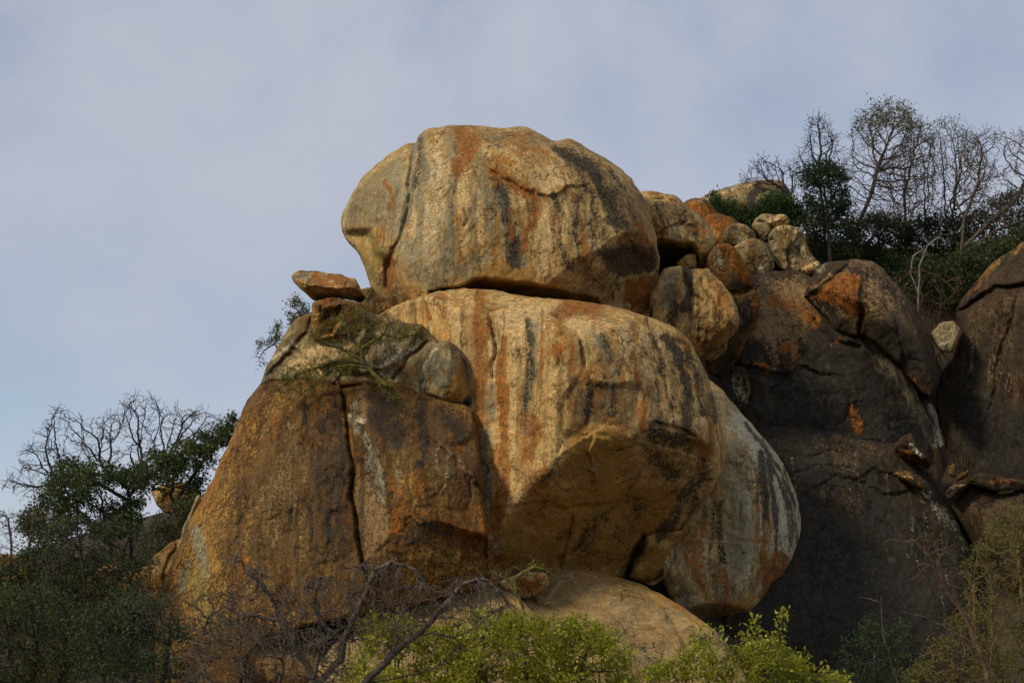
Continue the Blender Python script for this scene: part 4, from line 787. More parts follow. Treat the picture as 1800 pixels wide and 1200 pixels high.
# ================================================================== trees and shrubs
def bark_material(name, ca, cb, moss=None, scale=6.0):
    m, nt, b, o = nodes_of(name); N = NB(nt)
    P = N.n('ShaderNodeNewGeometry').outputs['Position']
    c = N.mix(N.rng(N.noise(P, scale, 6, 0.7), 0.35, 0.65), ca, cb)
    if moss: c = N.mix(N.rng(N.noise(P, 2.2, 5, 0.65), 0.42, 0.58), c, moss)
    nt.links.new(c, b.inputs['Base Color']); b.inputs['Roughness'].default_value = 0.9; b.inputs['Specular IOR Level'].default_value = 0.2
    return m
def leaf_material(name, ca, cb, cc, trans=0.35, rough=0.5):
    m, nt, b, o = nodes_of(name); N = NB(nt)
    a = N.attr('tint')
    c = N.mix(N.rng(a, 0.0, 0.6, 0, 1, False), ca, cb); c = N.mix(N.rng(a, 0.75, 1.0, 0, 1, False), c, cc)
    nt.links.new(c, b.inputs['Base Color']); b.inputs['Roughness'].default_value = rough; b.inputs['Specular IOR Level'].default_value = 0.3
    t = N.n('ShaderNodeBsdfTranslucent'); nt.links.new(c, t.inputs[0])
    mx = N.n('ShaderNodeMixShader'); mx.inputs[0].default_value = trans
    nt.links.new(b.outputs[0], mx.inputs[1]); nt.links.new(t.outputs[0], mx.inputs[2]); nt.links.new(mx.outputs[0], o.inputs[0])
    return m
M['bark_dark'] = bark_material('bark_dark', (0.030, 0.026, 0.024), (0.075, 0.062, 0.054))
M['bark_grey'] = bark_material('bark_grey', (0.066, 0.050, 0.036), (0.160, 0.124, 0.092))
M['bark_pale'] = bark_material('bark_pale', (0.16, 0.14, 0.12), (0.30, 0.27, 0.23))
M['bark_brown'] = bark_material('bark_brown', (0.080, 0.050, 0.030), (0.185, 0.115, 0.062))
M['bark_moss'] = bark_material('bark_moss', (0.060, 0.048, 0.028), (0.120, 0.095, 0.050), moss=(0.200, 0.180, 0.026))
M['bark_yellow'] = bark_material('bark_yellow', (0.090, 0.075, 0.030), (0.170, 0.150, 0.040), moss=(0.150, 0.090, 0.030))
M['leaf_dark'] = leaf_material('leaf_dark', (0.030, 0.048, 0.015), (0.075, 0.104, 0.027), (0.150, 0.178, 0.048))
M['leaf_deep'] = leaf_material('leaf_deep', (0.016, 0.032, 0.013), (0.034, 0.062, 0.020), (0.062, 0.098, 0.026))
M['leaf_olive'] = leaf_material('leaf_olive', (0.040, 0.048, 0.014), (0.080, 0.090, 0.022), (0.140, 0.140, 0.030))
M['leaf_lime'] = leaf_material('leaf_lime', (0.190, 0.200, 0.014), (0.440, 0.435, 0.034), (0.760, 0.730, 0.220), trans=0.5, rough=0.42)
M['leaf_pale'] = leaf_material('leaf_pale', (0.090, 0.105, 0.050), (0.160, 0.175, 0.085), (0.220, 0.225, 0.090))
M['leaf_bud'] = leaf_material('leaf_bud', (0.090, 0.090, 0.014), (0.160, 0.160, 0.022), (0.240, 0.130, 0.020))
M['leaf_green'] = leaf_material('leaf_green', (0.025, 0.050, 0.012), (0.050, 0.090, 0.018), (0.080, 0.120, 0.030))
M['leaf_dry'] = leaf_material('leaf_dry', (0.110, 0.050, 0.018), (0.210, 0.085, 0.020), (0.300, 0.130, 0.030))

def sample_poly(poly, n, rng):
    p = np.array(poly, float); lo = p.min(0); hi = p.max(0); out = []; got = 0
    while got < n:
        q = lo + rng.rand(n * 3, 2) * (hi - lo); q = q[in_poly(q[:, 0], q[:, 1], poly)]
        out.append(q); got += len(q)
    return np.concatenate(out)[:n]

def grow(stems, attr, step, infl, kill, its, jit, rng, droop=0.0):
    cap = 60000
    pos = np.zeros((cap, 3)); par = np.full(cap, -1, int); kids = np.zeros(cap, int); n = 0
    for s in stems:
        s = np.asarray(s, float)
        if n == 0: pos[0] = s[0]; n = 1; last = 0
        else: last = int(((pos[:n] - s[0]) ** 2).sum(1).argmin())
        for q in s[1:]:
            a = pos[last]; L = np.linalg.norm(q - a); k = max(1, int(round(L / step)))
            off = np.zeros(3)
            for i in range(1, k + 1):
                off = 0.6 * off + rng.normal(0, step * jit * 0.35, 3)
                pos[n] = a + (q - a) * i / k + (off if i < k else 0); par[n] = last; kids[last] += 1; last = n; n += 1
    A = np.asarray(attr); m = len(A)
    nd = np.full(m, 1e9); ni = np.zeros(m, int)
    def upd(i0, i1):
        for c0 in range(i0, i1, 400):
            c1 = min(i1, c0 + 400)
            d = ((A[:, None, :] - pos[None, c0:c1]) ** 2).sum(2); j = d.argmin(1); dv = np.sqrt(d[np.arange(len(A)), j])
            b = dv < nd; nd[b] = dv[b]; ni[b] = c0 + j[b]
    upd(0, n)
    for it in range(its):
        act = nd < infl
        if not act.any(): break
        idx = ni[act]; dv = A[act] - pos[idx]; dv /= np.linalg.norm(dv, axis=1)[:, None] + 1e-9
        u, inv = np.unique(idx, return_inverse=True)
        sm = np.zeros((len(u), 3)); np.add.at(sm, inv, dv)
        ok = kids[u] < 3
        u = u[ok]; sm = sm[ok]
        if not len(u) or n + len(u) > cap: break
        sm /= np.linalg.norm(sm, axis=1)[:, None] + 1e-9
        sm += rng.normal(0, jit, sm.shape); sm[:, 2] -= droop
        sm /= np.linalg.norm(sm, axis=1)[:, None] + 1e-9
        k = len(u); pos[n:n + k] = pos[u] + sm * step * rng.uniform(0.8, 1.15, (k, 1)); par[n:n + k] = u; kids[u] += 1
        upd(n, n + k); n += k
        keep = nd > kill
        A = A[keep]; nd = nd[keep]; ni = ni[keep]
        if not len(A): break
    return pos[:n].copy(), par[:n].copy()

def twiglets(pos, par, wts, L, segs, prob, rng, wmax=3, spread=0.9, droop=0.0):
    c = np.nonzero((wts <= wmax) & (par >= 0))[0]
    c = c[rng.rand(len(c)) < prob]
    if not len(c): return pos, par
    P = [pos]; Q = [par]; n = len(pos)
    d = pos[c] - pos[par[c]]; d /= np.linalg.norm(d, axis=1)[:, None] + 1e-9
    last = c; lp = pos[c]
    d = d + rng.normal(0, spread * 0.65, d.shape)
    for s in range(segs):
        d = d + rng.normal(0, 0.25, d.shape); d[:, 2] -= droop; d /= np.linalg.norm(d, axis=1)[:, None] + 1e-9
        lp = lp + d * (L / segs) * rng.uniform(0.6, 1.3, (len(c), 1))
        P.append(lp); Q.append(last); last = np.arange(n, n + len(c)); n += len(c)
    return np.concatenate(P), np.concatenate(Q)

def weights(par):
    n = len(par); w = np.zeros(n); pl = par.tolist(); wl = [0.0] * n
    for i in range(n - 1, -1, -1):
        if wl[i] == 0: wl[i] = 1.0
        if pl[i] >= 0: wl[pl[i]] += wl[i]
    return np.array(wl)

def tubes(pos, par, rad, sel, sides):
    e = np.nonzero(sel & (par >= 0))[0]
    if not len(e): return None
    p = par[e]
    d = np.zeros_like(pos); m = par >= 0
    d[m] = pos[m] - pos[par[m]]; d /= np.linalg.norm(d, axis=1)[:, None] + 1e-9
    root = np.nonzero(~m)[0]
    for r in root:
        k = np.nonzero(par == r)[0]
        if len(k): d[r] = d[k[0]]
    # direction at a node: mean of its own and its main child's
    best = np.full(len(pos), -1); bw = np.zeros(len(pos))
    order = np.argsort(rad[m]); ch = np.nonzero(m)[0][order]; best[par[ch]] = ch
    dn = d.copy(); hb = best >= 0; dn[hb] += d[best[hb]]; dn /= np.linalg.norm(dn, axis=1)[:, None] + 1e-9
    main = best[p] == e
    r0 = np.where(main, rad[p], np.minimum(rad[p], rad[e] * 1.25)); r1 = rad[e]
    d0 = np.where(main[:, None], dn[p], d[e]); d1 = dn[e]
    ang = np.arange(sides) / sides * 2 * np.pi
    def ring(c, dd, r):
        ref = np.tile((0.31, 0.17, 0.93), (len(dd), 1)); ref[np.abs(dd @ np.array((0.31, 0.17, 0.93))) > 0.97] = (1, 0, 0)
        a = np.cross(dd, ref); a /= np.linalg.norm(a, axis=1)[:, None] + 1e-9
        b = np.cross(dd, a)
        return c[:, None, :] + r[:, None, None] * (np.cos(ang)[None, :, None] * a[:, None, :] + np.sin(ang)[None, :, None] * b[:, None, :])
    V = np.concatenate([ring(pos[p], d0, r0), ring(pos[e], d1, r1)], 1).reshape(-1, 3)
    k = np.arange(len(e))[:, None] * sides * 2; j = np.arange(sides)[None, :]; j2 = (j + 1) % sides
    F = np.stack([k + j, k + j2, k + sides + j2, k + sides + j], -1).reshape(-1, 4)
    return V, F

def leaf_mesh(pts, size, rng, up=0.3, width=0.45, clump=None):
    n = len(pts)
    ax = rng.normal(0, 1, (n, 3)); ax[:, 2] += up * 0.5; ax /= np.linalg.norm(ax, axis=1)[:, None]
    nm = rng.normal(0, 1, (n, 3)); nm[:, 2] += up * 3
    sd = np.cross(ax, nm); sd /= np.linalg.norm(sd, axis=1)[:, None] + 1e-9
    nm = np.cross(sd, ax)
    L = size * rng.uniform(0.6, 1.35, (n, 1)); W = L * width * rng.uniform(0.7, 1.2, (n, 1))
    b = pts; mid = pts + ax * L * 0.5
    V = np.stack([b, mid + sd * W * 0.5 + nm * L * 0.08, pts + ax * L, mid - sd * W * 0.5 + nm * L * 0.08], 1).reshape(-1, 3)
    F = (np.arange(n)[:, None] * 4 + np.array([[0, 1, 2, 3]]))
    t = np.clip(rng.beta(2, 2.6, n) + (0 if clump is None else clump), 0, 1)
    return V, F, np.repeat(t, 4)

_pseed = [100]
def plant(name, label, cat, stems, crown, d, spread, n_attr, step, bark, r_tip=0.012, r_exp=0.40, r_max=0.11, jit=0.16, infl=None, kill=None, its=90, droop=0.0,
          twig=(0.25, 2, 0.6), leaves=None, group=None, on_ground=True, split=0.03, twd=0.0):
    """stems: lists of photo points (x, y[, extra depth]); crown: list of photo outlines that the branches grow into"""
    _pseed[0] += 1; rng = np.random.RandomState(_pseed[0])
    S = [np.array([U(q[0], q[1], d + (q[2] if len(q) > 2 else 0)) for q in s]) for s in stems]
    if on_ground:
        for i, s in enumerate(S):
            if i == 0 or stems[i][0][1] >= stems[0][0][1] - 4:
                g = ground(np.array([s[0][0]]), np.array([s[0][1]]))[0]
                s[0][2] = min(s[0][2], g) - 0.25
                if i: S[i] = np.concatenate([[S[0][0]], s]) if np.linalg.norm(s[0] - S[0][0]) < 3 else s
    polys = crown if isinstance(crown[0][0], (list, tuple)) else [crown]
    area = [abs(sum(p[i][0] * p[(i + 1) % len(p)][1] - p[(i + 1) % len(p)][0] * p[i][1] for i in range(len(p)))) for p in polys]
    at = []
    for p, a in zip(polys, area):
        q = sample_poly(p, max(8, int(n_attr * a / sum(area))), rng)
        at.append(U(q[:, 0], q[:, 1], d + rng.uniform(-1, 1, len(q)) * spread))
    at = np.concatenate(at)
    pos, par = grow(S, at, step, infl or step * 9, kill or step * 1.7, its, jit, rng, droop)
    w = weights(par)
    if twig: pos, par = twiglets(pos, par, w, twig[0], twig[1], twig[2], rng, droop=twd)
    w = weights(par)
    rad = np.minimum(r_tip * w ** r_exp, r_max)
    base = pos[0]
    root = empty(name, base); tag(root, label, cat, group, 'thing')
    big = rad > split
    t = tubes(pos, par, rad, big, 7)
    if t is not None: new_mesh('trunk', t[0], t[1], 4, M[bark], parent=root, origin=base)
    t = tubes(pos, par, rad, ~big, 3)
    if t is not None: new_mesh('branches', t[0], t[1], 4, M[bark], parent=root, origin=base)['kind'] = 'stuff'
    if leaves:
        c = np.nonzero(w <= leaves.get('wmax', 3))[0]
        if 'poly' in leaves:
            rel = pos[c] - CAM; dep = rel @ np.array((0, cp, sp)); lx = 900 + rel[:, 0] / dep / PXR; ly = 600 - (rel @ np.array((0, -sp, cp))) / dep / PXR
            c = c[in_poly(lx, ly, leaves['poly'])]
        c = c[rng.rand(len(c)) < leaves.get('prob', 1.0)]
        g = leaves.get('gap', 1.1)                                   # sprays with see-through gaps between them
        c = c[fbm(pos[c, 0] * g + 0.6 * pos[c, 1], pos[c, 2] * g * 1.6, _pseed[0] + 4, 2) > leaves.get('cut', -0.12)]
        c = np.repeat(c, leaves['n'])
        tone = rng.normal(0, 0.16, len(pos))
        # neighbouring tips share a tone, so the crown shows lighter and darker sprays
        cl = fbm(pos[:, 0] * 1.3 + pos[:, 1] * 0.7, pos[:, 2] * 1.3, _pseed[0], 2) * 0.45 + tone * 0.4
        pts = pos[c] + rng.normal(0, leaves['spread'], (len(c), 3))
        V, F, tt = leaf_mesh(pts, leaves['size'], rng, leaves.get('up', 0.3), leaves.get('width', 0.5), cl[c])
        new_mesh('crown', V, F, 4, M[leaves['mat']], parent=root, smooth=False, attrs={'tint': tt}, origin=base)
        if 'dry' in leaves:
            k = rng.choice(c, leaves['dry']); V, F, tt = leaf_mesh(pos[k] + rng.normal(0, .1, (len(k), 3)), leaves['size'] * 1.3, rng)
            new_mesh('dead_leaves', V, F, 4, M['leaf_dry'], parent=root, smooth=False, attrs={'tint': tt}, origin=base)['kind'] = 'stuff'
    return root

# ---------------- skyline on the right
plant('bare_tree', 'slim leafless tree with a forked top rising behind the dark evergreen', 'tree', [[(1452,480),(1448,380),(1440,320)]],
      [[(1392,268),(1412,245),(1418,205),(1448,198),(1455,225),(1478,236),(1480,262),(1455,290),(1482,300),(1440,335),(1398,315)]], 106, 1.2, 420, 0.13, 'bark_dark', r_tip=0.011, r_max=0.08, infl=3.0, kill=0.24, its=160, twig=(0.55, 4, 0.9))
plant('bare_tree', 'low leafless tree whose twigs overhang the far grey rock hump', 'tree', [[(1440,470),(1420,410),(1395,360)]],
      [[(1296,318),(1325,285),(1335,272),(1372,282),(1400,290),(1410,320),(1400,345),(1345,345)]], 106, 1.0, 300, 0.13, 'bark_dark', r_tip=0.011, r_max=0.07, infl=3.0, kill=0.24, its=160, twig=(0.55, 4, 0.9))
plant('leafy_topped_tree', 'tall thin-branched tree with yellowish leaves only at its top', 'tree', [[(1500,520),(1508,450),(1500,415)],[(1506,445),(1550,400)],[(1503,425),(1475,385)],[(1500,415),(1530,345),(1545,290)]],
      [[(1440,345),(1465,300),(1490,262),(1500,205),(1555,174),(1598,190),(1640,250),(1650,330),(1590,410),(1480,400)]], 107.5, 2.4, 1500, 0.20, 'bark_grey', r_tip=0.009, r_exp=.42, infl=3.4, kill=0.24, its=160, jit=0.15, twig=(0.6, 4, 0.9),
      leaves=dict(n=4, size=0.16, spread=0.16, mat='leaf_pale', wmax=2, prob=0.5, poly=[(1480,260),(1500,195),(1550,165),(1600,170),(1615,225),(1600,240),(1560,215),(1530,255),(1510,230)]))
plant('bare_tree', 'dense leafless tree right of the leafy-topped tree', 'tree', [[(1632,520),(1640,450),(1625,400)],[(1640,450),(1672,390)],[(1636,440),(1590,400)],[(1600,520),(1605,440),(1590,390)]],
      [[(1545,290),(1585,240),(1605,205),(1640,215),(1672,205),(1718,236),(1755,290),(1730,350),(1700,420),(1590,430),(1550,370)]], 110, 2.4, 1700, 0.20, 'bark_grey', r_tip=0.009, r_exp=.40, r_max=.07, infl=3.4, kill=0.24, its=160, jit=0.15, twig=(0.6, 4, 0.9),
      leaves=dict(n=4, size=0.13, spread=0.12, mat='leaf_olive', wmax=2, prob=0.3, cut=0.1))
plant('bare_tree', 'wide-spreading leafless tree with forked limbs nearest the right edge', 'tree', [[(1685,520),(1690,440),(1695,385),(1720,320)],[(1690,440),(1735,395),(1785,350),(1815,295)],[(1690,445),(1750,405),(1810,385)],[(1695,385),(1675,340)]],
      [[(1672,310),(1688,245),(1735,225),(1800,232),(1870,240),(1870,390),(1790,410),(1720,385)]], 105.5, 1.8, 620, 0.22, 'bark_grey', r_tip=0.012, infl=3.6, kill=0.30, its=160, jit=0.16, twig=(0.65, 4, 0.85),
      leaves=dict(n=2, size=0.12, spread=0.1, mat='leaf_olive', wmax=2, prob=0.12))
plant('evergreen_tree', 'dark rounded evergreen tree standing beside the slim forked tree', 'tree', [[(1462,500),(1458,420),(1452,350)]],
      [[(1404,330),(1412,298),(1432,285),(1460,288),(1490,305),(1498,330),(1495,370),(1470,385),(1420,378)]], 103.5, 1.4, 420, 0.2, 'bark_dark', leaves=dict(n=17, size=0.16, spread=0.15, mat='leaf_deep', wmax=4, cut=-.35))
plant('ridge_shrub', 'olive green shrub left of the far grey rock hump', 'shrub', [[(1285,430),(1280,395),(1275,370)]],
      [[(1243,345),(1255,338),(1268,350),(1300,362),(1335,372),(1340,400),(1305,412),(1268,385)]], 104, 1.0, 300, 0.18, 'bark_dark', leaves=dict(n=24, size=0.14, spread=0.15, mat='leaf_green', wmax=4, cut=-.4))
plant('ridge_shrub', 'bright olive shrub directly below the far grey rock hump', 'shrub', [[(1368,425),(1365,390),(1362,365)]],
      [[(1322,375),(1340,345),(1365,338),(1395,348),(1412,370),(1412,400),(1380,405),(1345,385)]], 103.5, 1.0, 300, 0.18, 'bark_dark', leaves=dict(n=24, size=0.14, spread=0.15, mat='leaf_green', wmax=4, cut=-.4))
for lab, poly, d, mat, st in [
  ('dark shrub mass right behind the tall fluted boulder', [(1400,372),(1450,372),(1500,385),(1515,430),(1500,480),(1440,480),(1420,450)], 106.5, 'leaf_dark', [(1460,520),(1465,470),(1462,430)]),
  ('dark shrub under the leafy-topped tree above the orange cap', [(1490,400),(1540,375),(1590,385),(1605,430),(1590,490),(1510,500)], 108.5, 'leaf_olive', [(1545,530),(1545,480),(1545,430)]),
  ('dark shrub under the dense leafless tree', [(1585,400),(1630,380),(1690,385),(1705,430),(1690,510),(1600,515)], 109.5, 'leaf_deep', [(1650,540),(1648,490),(1645,430)]),
  ('rough olive shrub at the right edge above the enormous side boulder', [(1690,385),(1730,360),(1790,330),(1860,320),(1880,430),(1780,460),(1700,490)], 112, 'leaf_olive', [(1780,500),(1780,450),(1790,390)]),
  ('olive scrub on the slope right behind the orange-capped boulder', [(1540,465),(1580,450),(1640,455),(1690,470),(1690,520),(1650,550),(1600,530),(1560,500)], 105, 'leaf_dark', [(1620,570),(1620,530),(1615,500)]),
  ('low dark shrub behind the curved top of the side boulder', [(1680,440),(1740,420),(1800,405),(1860,400),(1860,460),(1720,520),(1680,510)], 104, 'leaf_dark', [(1730,540),(1735,490),(1745,450)])]:
    plant('undergrowth_shrub', lab, 'shrub', [st], [poly], d, 1.6, 620, 0.22, 'bark_dark', r_tip=0.012, twig=(0.4, 2, 0.7), group='dark shrubs along the ridge', leaves=dict(n=14, size=0.17, spread=0.2, mat=mat, wmax=4, cut=-.32))
plant('pale_stemmed_sapling', 'bent pale-barked sapling in front of the dark ridge shrubs', 'tree', [[(1612,520),(1616,470),(1630,432),(1655,412)],[(1612,515),(1600,480),(1605,450),(1622,438)]],
      [[(1600,430),(1640,405),(1690,400),(1680,425),(1620,445)]], 103, 0.6, 60, 0.2, 'bark_pale', r_tip=0.018, r_max=0.09, twig=(0.3, 2, 0.4))
plant('twig_thicket', 'brown leafless thicket on the slope between orange cap and side boulder', 'shrub', [[(1620,560),(1620,530)],[(1600,556),(1590,520)],[(1650,565),(1655,520)],[(1580,545),(1575,500)],[(1680,545),(1690,500)]],
      [[(1560,490),(1600,470),(1700,470),(1700,530),(1650,560),(1600,545)]], 102, 1.5, 700, 0.2, 'bark_brown', r_tip=0.008, r_max=0.03, twig=(0.35, 2, 0.6))

# ---------------- on the pile itself
plant('mossy_tree', 'small gnarled leafless tree with yellow-green moss rooted in the ledge crack', 'tree',
      [[(700,690,2.0),(678,676),(655,655),(640,636),(634,612)],[(634,614),(655,601),(674,586),(682,570)],[(634,614),(616,592),(603,570),(598,552)],[(640,640),(605,630),(565,642),(520,658),(490,684)],[(645,648),(615,642),(590,645),(560,668)],[(640,636),(600,612),(565,600),(545,585)],[(674,586),(700,594),(730,588)],[(655,660),(672,685),(695,698),(718,706)]],
      [[(528,600),(550,575),(590,548),(625,530),(650,545),(690,560),(735,570),(742,595),(700,605),(650,612),(600,622)],[(500,640),(560,625),(620,630),(625,660),(560,690),(520,700),(480,695)],[(660,685),(690,690),(725,700),(720,712),(680,705)]], 77.4, 0.9, 620, 0.10, 'bark_moss', r_tip=0.009, r_exp=0.42, r_max=0.085, jit=0.3, on_ground=False, twig=(0.3, 3, 0.7),
      leaves=dict(n=3, size=0.075, spread=0.05, mat='leaf_bud', wmax=2, prob=0.4), split=0.028)
plant('grey_green_shrub', 'small grey-green shrub against the sky beneath the flat slab', 'shrub', [[(535,565),(527,552),(522,545)]], [[(503,548),(508,530),(520,523),(530,535),(546,548),(545,560),(515,575)]], 84, 0.5, 150, 0.12, 'bark_dark', on_ground=False, r_tip=0.008, leaves=dict(n=14, size=0.11, spread=0.09, mat='leaf_pale', wmax=3, cut=-.4))
plant('grey_green_shrub', 'wispy grey-green shrub clinging to the sloping left edge of the ledge rock', 'shrub', [[(492,620),(484,605),(486,585)],[(484,605),(465,615),(455,630)]], [[(470,600),(478,575),(488,563),(500,575),(495,600)],[(446,620),(452,598),(475,600),(470,630),(455,650)]], 83.5, 0.5, 170, 0.12, 'bark_dark', on_ground=False, r_tip=0.008, leaves=dict(n=10, size=0.10, spread=0.08, mat='leaf_pale', wmax=2, prob=0.9, cut=-.3))
plant('leaf_sprig', 'single green leafy sprig on a thin stem before the pale run-off boulder', 'plant', [[(1208,949),(1235,953),(1262,953),(1285,956),(1298,955)],[(1285,956),(1296,968)],[(1290,956),(1303,945)]], [[(1283,950),(1298,936),(1312,942),(1315,962),(1300,976),(1286,966)]], 77.8, 0.3, 60, 0.08, 'bark_brown', on_ground=False, r_tip=0.009, r_max=0.016, twig=None, leaves=dict(n=8, size=0.16, spread=0.05, mat='leaf_green', wmax=6, poly=[(1278,930),(1320,930),(1320,982),(1278,982)], up=0.5))
plant('lichen_sapling', 'crooked yellow-barked sapling in front of the orange-crusted chunk', 'tree', [[(920,1085),(918,1062),(906,1042),(905,1020),(918,1005),(938,996),(945,985)],[(906,1042),(892,1018),(870,1008)],[(938,996),(955,1000),(966,1008)]], [[(865,1000),(900,990),(945,980),(975,1000),(940,1015),(900,1015)]], 71, 0.5, 60, 0.1, 'bark_moss', on_ground=False, r_tip=0.010, r_exp=0.5, r_max=0.06, jit=0.45, twig=(0.25, 2, 0.5))

# ---------------- left side
plant('spreading_bare_tree', 'leafless tree with long fanned branches above the left evergreen', 'tree', [[(232,1000),(230,900),(225,860)],[(228,880),(175,850),(110,852)],[(225,860),(180,820)],[(225,860),(250,815)],[(228,870),(290,815)]],
      [[(-5,858),(15,828),(40,790),(70,742),(90,705),(130,725),(180,735),(225,695),(262,683),(285,700),(335,708),(392,724),(380,750),(345,800),(290,830),(240,840),(150,850),(60,878),(10,870)]], 92, 2.2, 800, 0.14, 'bark_dark', r_tip=0.010, r_max=0.09, infl=3.6, kill=0.26, its=160, jit=0.22, twig=(0.45, 4, 0.85))
plant('evergreen_tree', 'dark evergreen tree with a broad ragged crown at the left', 'tree', [[(200,1050),(195,960),(180,890)],[(195,960),(140,900),(100,870)],[(195,940),(230,870),(240,830)]],
      [[(35,915),(55,880),(90,845),(100,818),(135,812),(170,815),(205,825),(240,812),(262,830),(258,880),(245,930),(200,950),(140,935),(80,950),(45,940)]], 89.5, 2.4, 900, 0.2, 'bark_dark', leaves=dict(n=15, size=0.17, spread=0.16, mat='leaf_dark', wmax=3, cut=-.25))
plant('evergreen_tree', 'smaller evergreen reaching up along the left edge of the cracked boulder', 'tree', [[(330,1000),(320,930),(300,870),(310,810)],[(310,880),(350,820),(385,775),(405,735)]],
      [[(240,815),(270,792),(300,798),(330,775),(365,755),(385,745),(380,800),(350,860),(345,890),(320,850),(270,850),(245,860)],[(383,750),(398,728),(418,722),(425,735),(408,770),(390,790)]], 88, 1.6, 700, 0.19, 'bark_dark', leaves=dict(n=15, size=0.16, spread=0.14, mat='leaf_dark', wmax=3, cut=-.3))
plant('dark_shrub', 'dense mossy-green shrub tucked beside the thin slab edge', 'shrub', [[(305,1000),(305,950),(310,910)]], [[(262,905),(285,885),(320,878),(345,880),(335,910),(318,945),(290,975),(268,950)]], 85, 1.0, 260, 0.18, 'bark_dark', leaves=dict(n=14, size=0.14, spread=0.15, mat='leaf_olive', wmax=4))
plant('twig_shrub', 'grey leafless shrub at the far left edge below the fanned branches', 'shrub', [[(20,1040),(20,960),(15,910)],[(45,1050),(50,960),(60,910)],[(5,1040),(-10,950)]], [[(-30,880),(0,885),(30,900),(75,890),(110,920),(110,990),(60,1010),(0,980),(-40,960)]], 80, 1.5, 900, 0.15, 'bark_grey', r_tip=0.008, r_max=0.05, twig=(0.3, 2, 0.7))
plant('twig_shrub', 'dark tangled leafless shrub in front of the broad left evergreen', 'shrub', [[(150,1120),(150,1030),(140,960)],[(180,1120),(200,1030),(220,960)],[(120,1120),(95,1040),(80,970)]], [[(60,930),(130,905),(200,915),(260,930),(280,980),(240,1060),(150,1080),(70,1060)]], 77, 1.8, 1400, 0.15, 'bark_dark', r_tip=0.009, r_max=0.06, twig=(0.35, 2, 0.8), leaves=dict(n=6, size=0.12, spread=0.14, mat='leaf_dark', wmax=2, prob=0.6))
plant('green_shrub', 'olive leafy shrub in the lower left corner', 'shrub', [[(60,1290),(60,1180),(65,1110)],[(40,1290),(20,1160),(10,1090)],[(90,1290),(110,1180),(115,1120)]], [[(-40,1040),(20,1030),(80,1035),(130,1060),(150,1130),(140,1240),(-40,1240)]], 62, 1.8, 1100, 0.15, 'bark_dark', r_tip=0.009, r_max=0.06, twig=(0.3, 2, 0.8), leaves=dict(n=8, size=0.11, spread=0.14, mat='leaf_olive', wmax=2, cut=-0.15))
plant('green_shrub', 'dark leafy shrub between the lower left corner and the toe rock', 'shrub', [[(240,1290),(235,1180),(225,1100)],[(260,1290),(290,1180),(300,1110)],[(200,1290),(180,1180),(170,1100)]], [[(130,1080),(180,1050),(250,1045),(310,1060),(340,1120),(330,1240),(130,1240)]], 60, 1.8, 1200, 0.15, 'bark_dark', r_tip=0.009, r_max=0.06, twig=(0.3, 2, 0.8), leaves=dict(n=8, size=0.11, spread=0.15, mat='leaf_dark', wmax=2, cut=-0.1))
plant('green_shrub', 'dull green scrub hiding the slope below the broad left evergreen', 'shrub', [[(110,1140),(110,1060),(105,1000)],[(150,1140),(190,1060),(210,1000)],[(80,1140),(40,1060),(30,1000)]], [[(-30,990),(40,960),(110,950),(190,955),(250,990),(260,1060),(200,1100),(60,1100),(-30,1080)]], 79, 1.8, 900, 0.18, 'bark_dark', r_tip=0.009, r_max=0.06, twig=(0.3, 2, 0.8), leaves=dict(n=10, size=0.13, spread=0.16, mat='leaf_dark', wmax=3, cut=-0.15))
plant('twig_shrub', 'brown leafless shrub against the yellowish foot of the cracked boulder', 'shrub', [[(300,1260),(295,1150),(280,1080)],[(320,1260),(340,1150),(370,1080)],[(290,1260),(250,1150),(240,1080)]], [[(240,1030),(300,1040),(360,1020),(420,1040),(430,1100),(390,1160),(330,1240),(260,1240),(230,1120)]], 66, 1.4, 900, 0.13, 'bark_grey', r_tip=0.0075, r_max=0.05, jit=0.35, twig=(0.3, 3, 0.8))

# ---------------- foreground
plant('tangled_bare_tree', 'twisted grey leafless tree with tangled drooping branches before the pile', 'tree',
      [[(590,1300),(560,1200),(520,1140),(498,1090),(470,1040),(455,1005)],[(560,1200),(600,1160),(603,1125),(625,1080),(645,1040),(660,1000)],[(600,1300),(640,1200),(690,1150),(745,1105),(785,1060),(815,1025),(850,1018),(880,1040),(905,1075)],[(690,1150),(720,1120),(760,1112),(800,1120)],[(498,1090),(460,1085),(420,1080),(395,1060)],[(603,1125),(570,1100),(550,1060),(560,1020)],[(640,1200),(720,1185),(770,1170),(810,1130)],[(470,1040),(430,1000),(418,955)],[(660,1000),(690,985),(730,1000),(750,1030)]],
      [[(405,975),(450,985),(490,1020),(560,1005),(600,1000),(640,978),(690,985),(720,1010),(780,1020),(830,1005),(880,1020),(900,1060),(860,1090),(780,1090),(700,1130),(560,1140),(440,1130),(395,1080)]], 57, 1.6, 850, 0.12, 'bark_grey', r_tip=0.0085, r_exp=0.42, r_max=0.105, jit=0.35, twig=(0.6, 4, 0.85), twd=0.25, droop=0.08, leaves=dict(n=1, size=0.09, spread=0.05, mat='leaf_dry', wmax=1, prob=0.03))
plant('twig_shrub', 'dense grey brushwood under the twisted leafless tree', 'shrub', [[(430,1290),(430,1200),(420,1140)],[(470,1290),(490,1200),(500,1150)],[(400,1290),(370,1200),(350,1150)],[(520,1290),(550,1200),(560,1150)]], [[(330,1120),(400,1080),(480,1100),(580,1110),(620,1160),(620,1250),(320,1250)]], 54, 1.6, 1500, 0.12, 'bark_grey', r_tip=0.007, r_max=0.05, jit=0.4, twig=(0.3, 3, 0.8), leaves=dict(n=2, size=0.07, spread=0.1, mat='leaf_dark', wmax=2, prob=0.35))
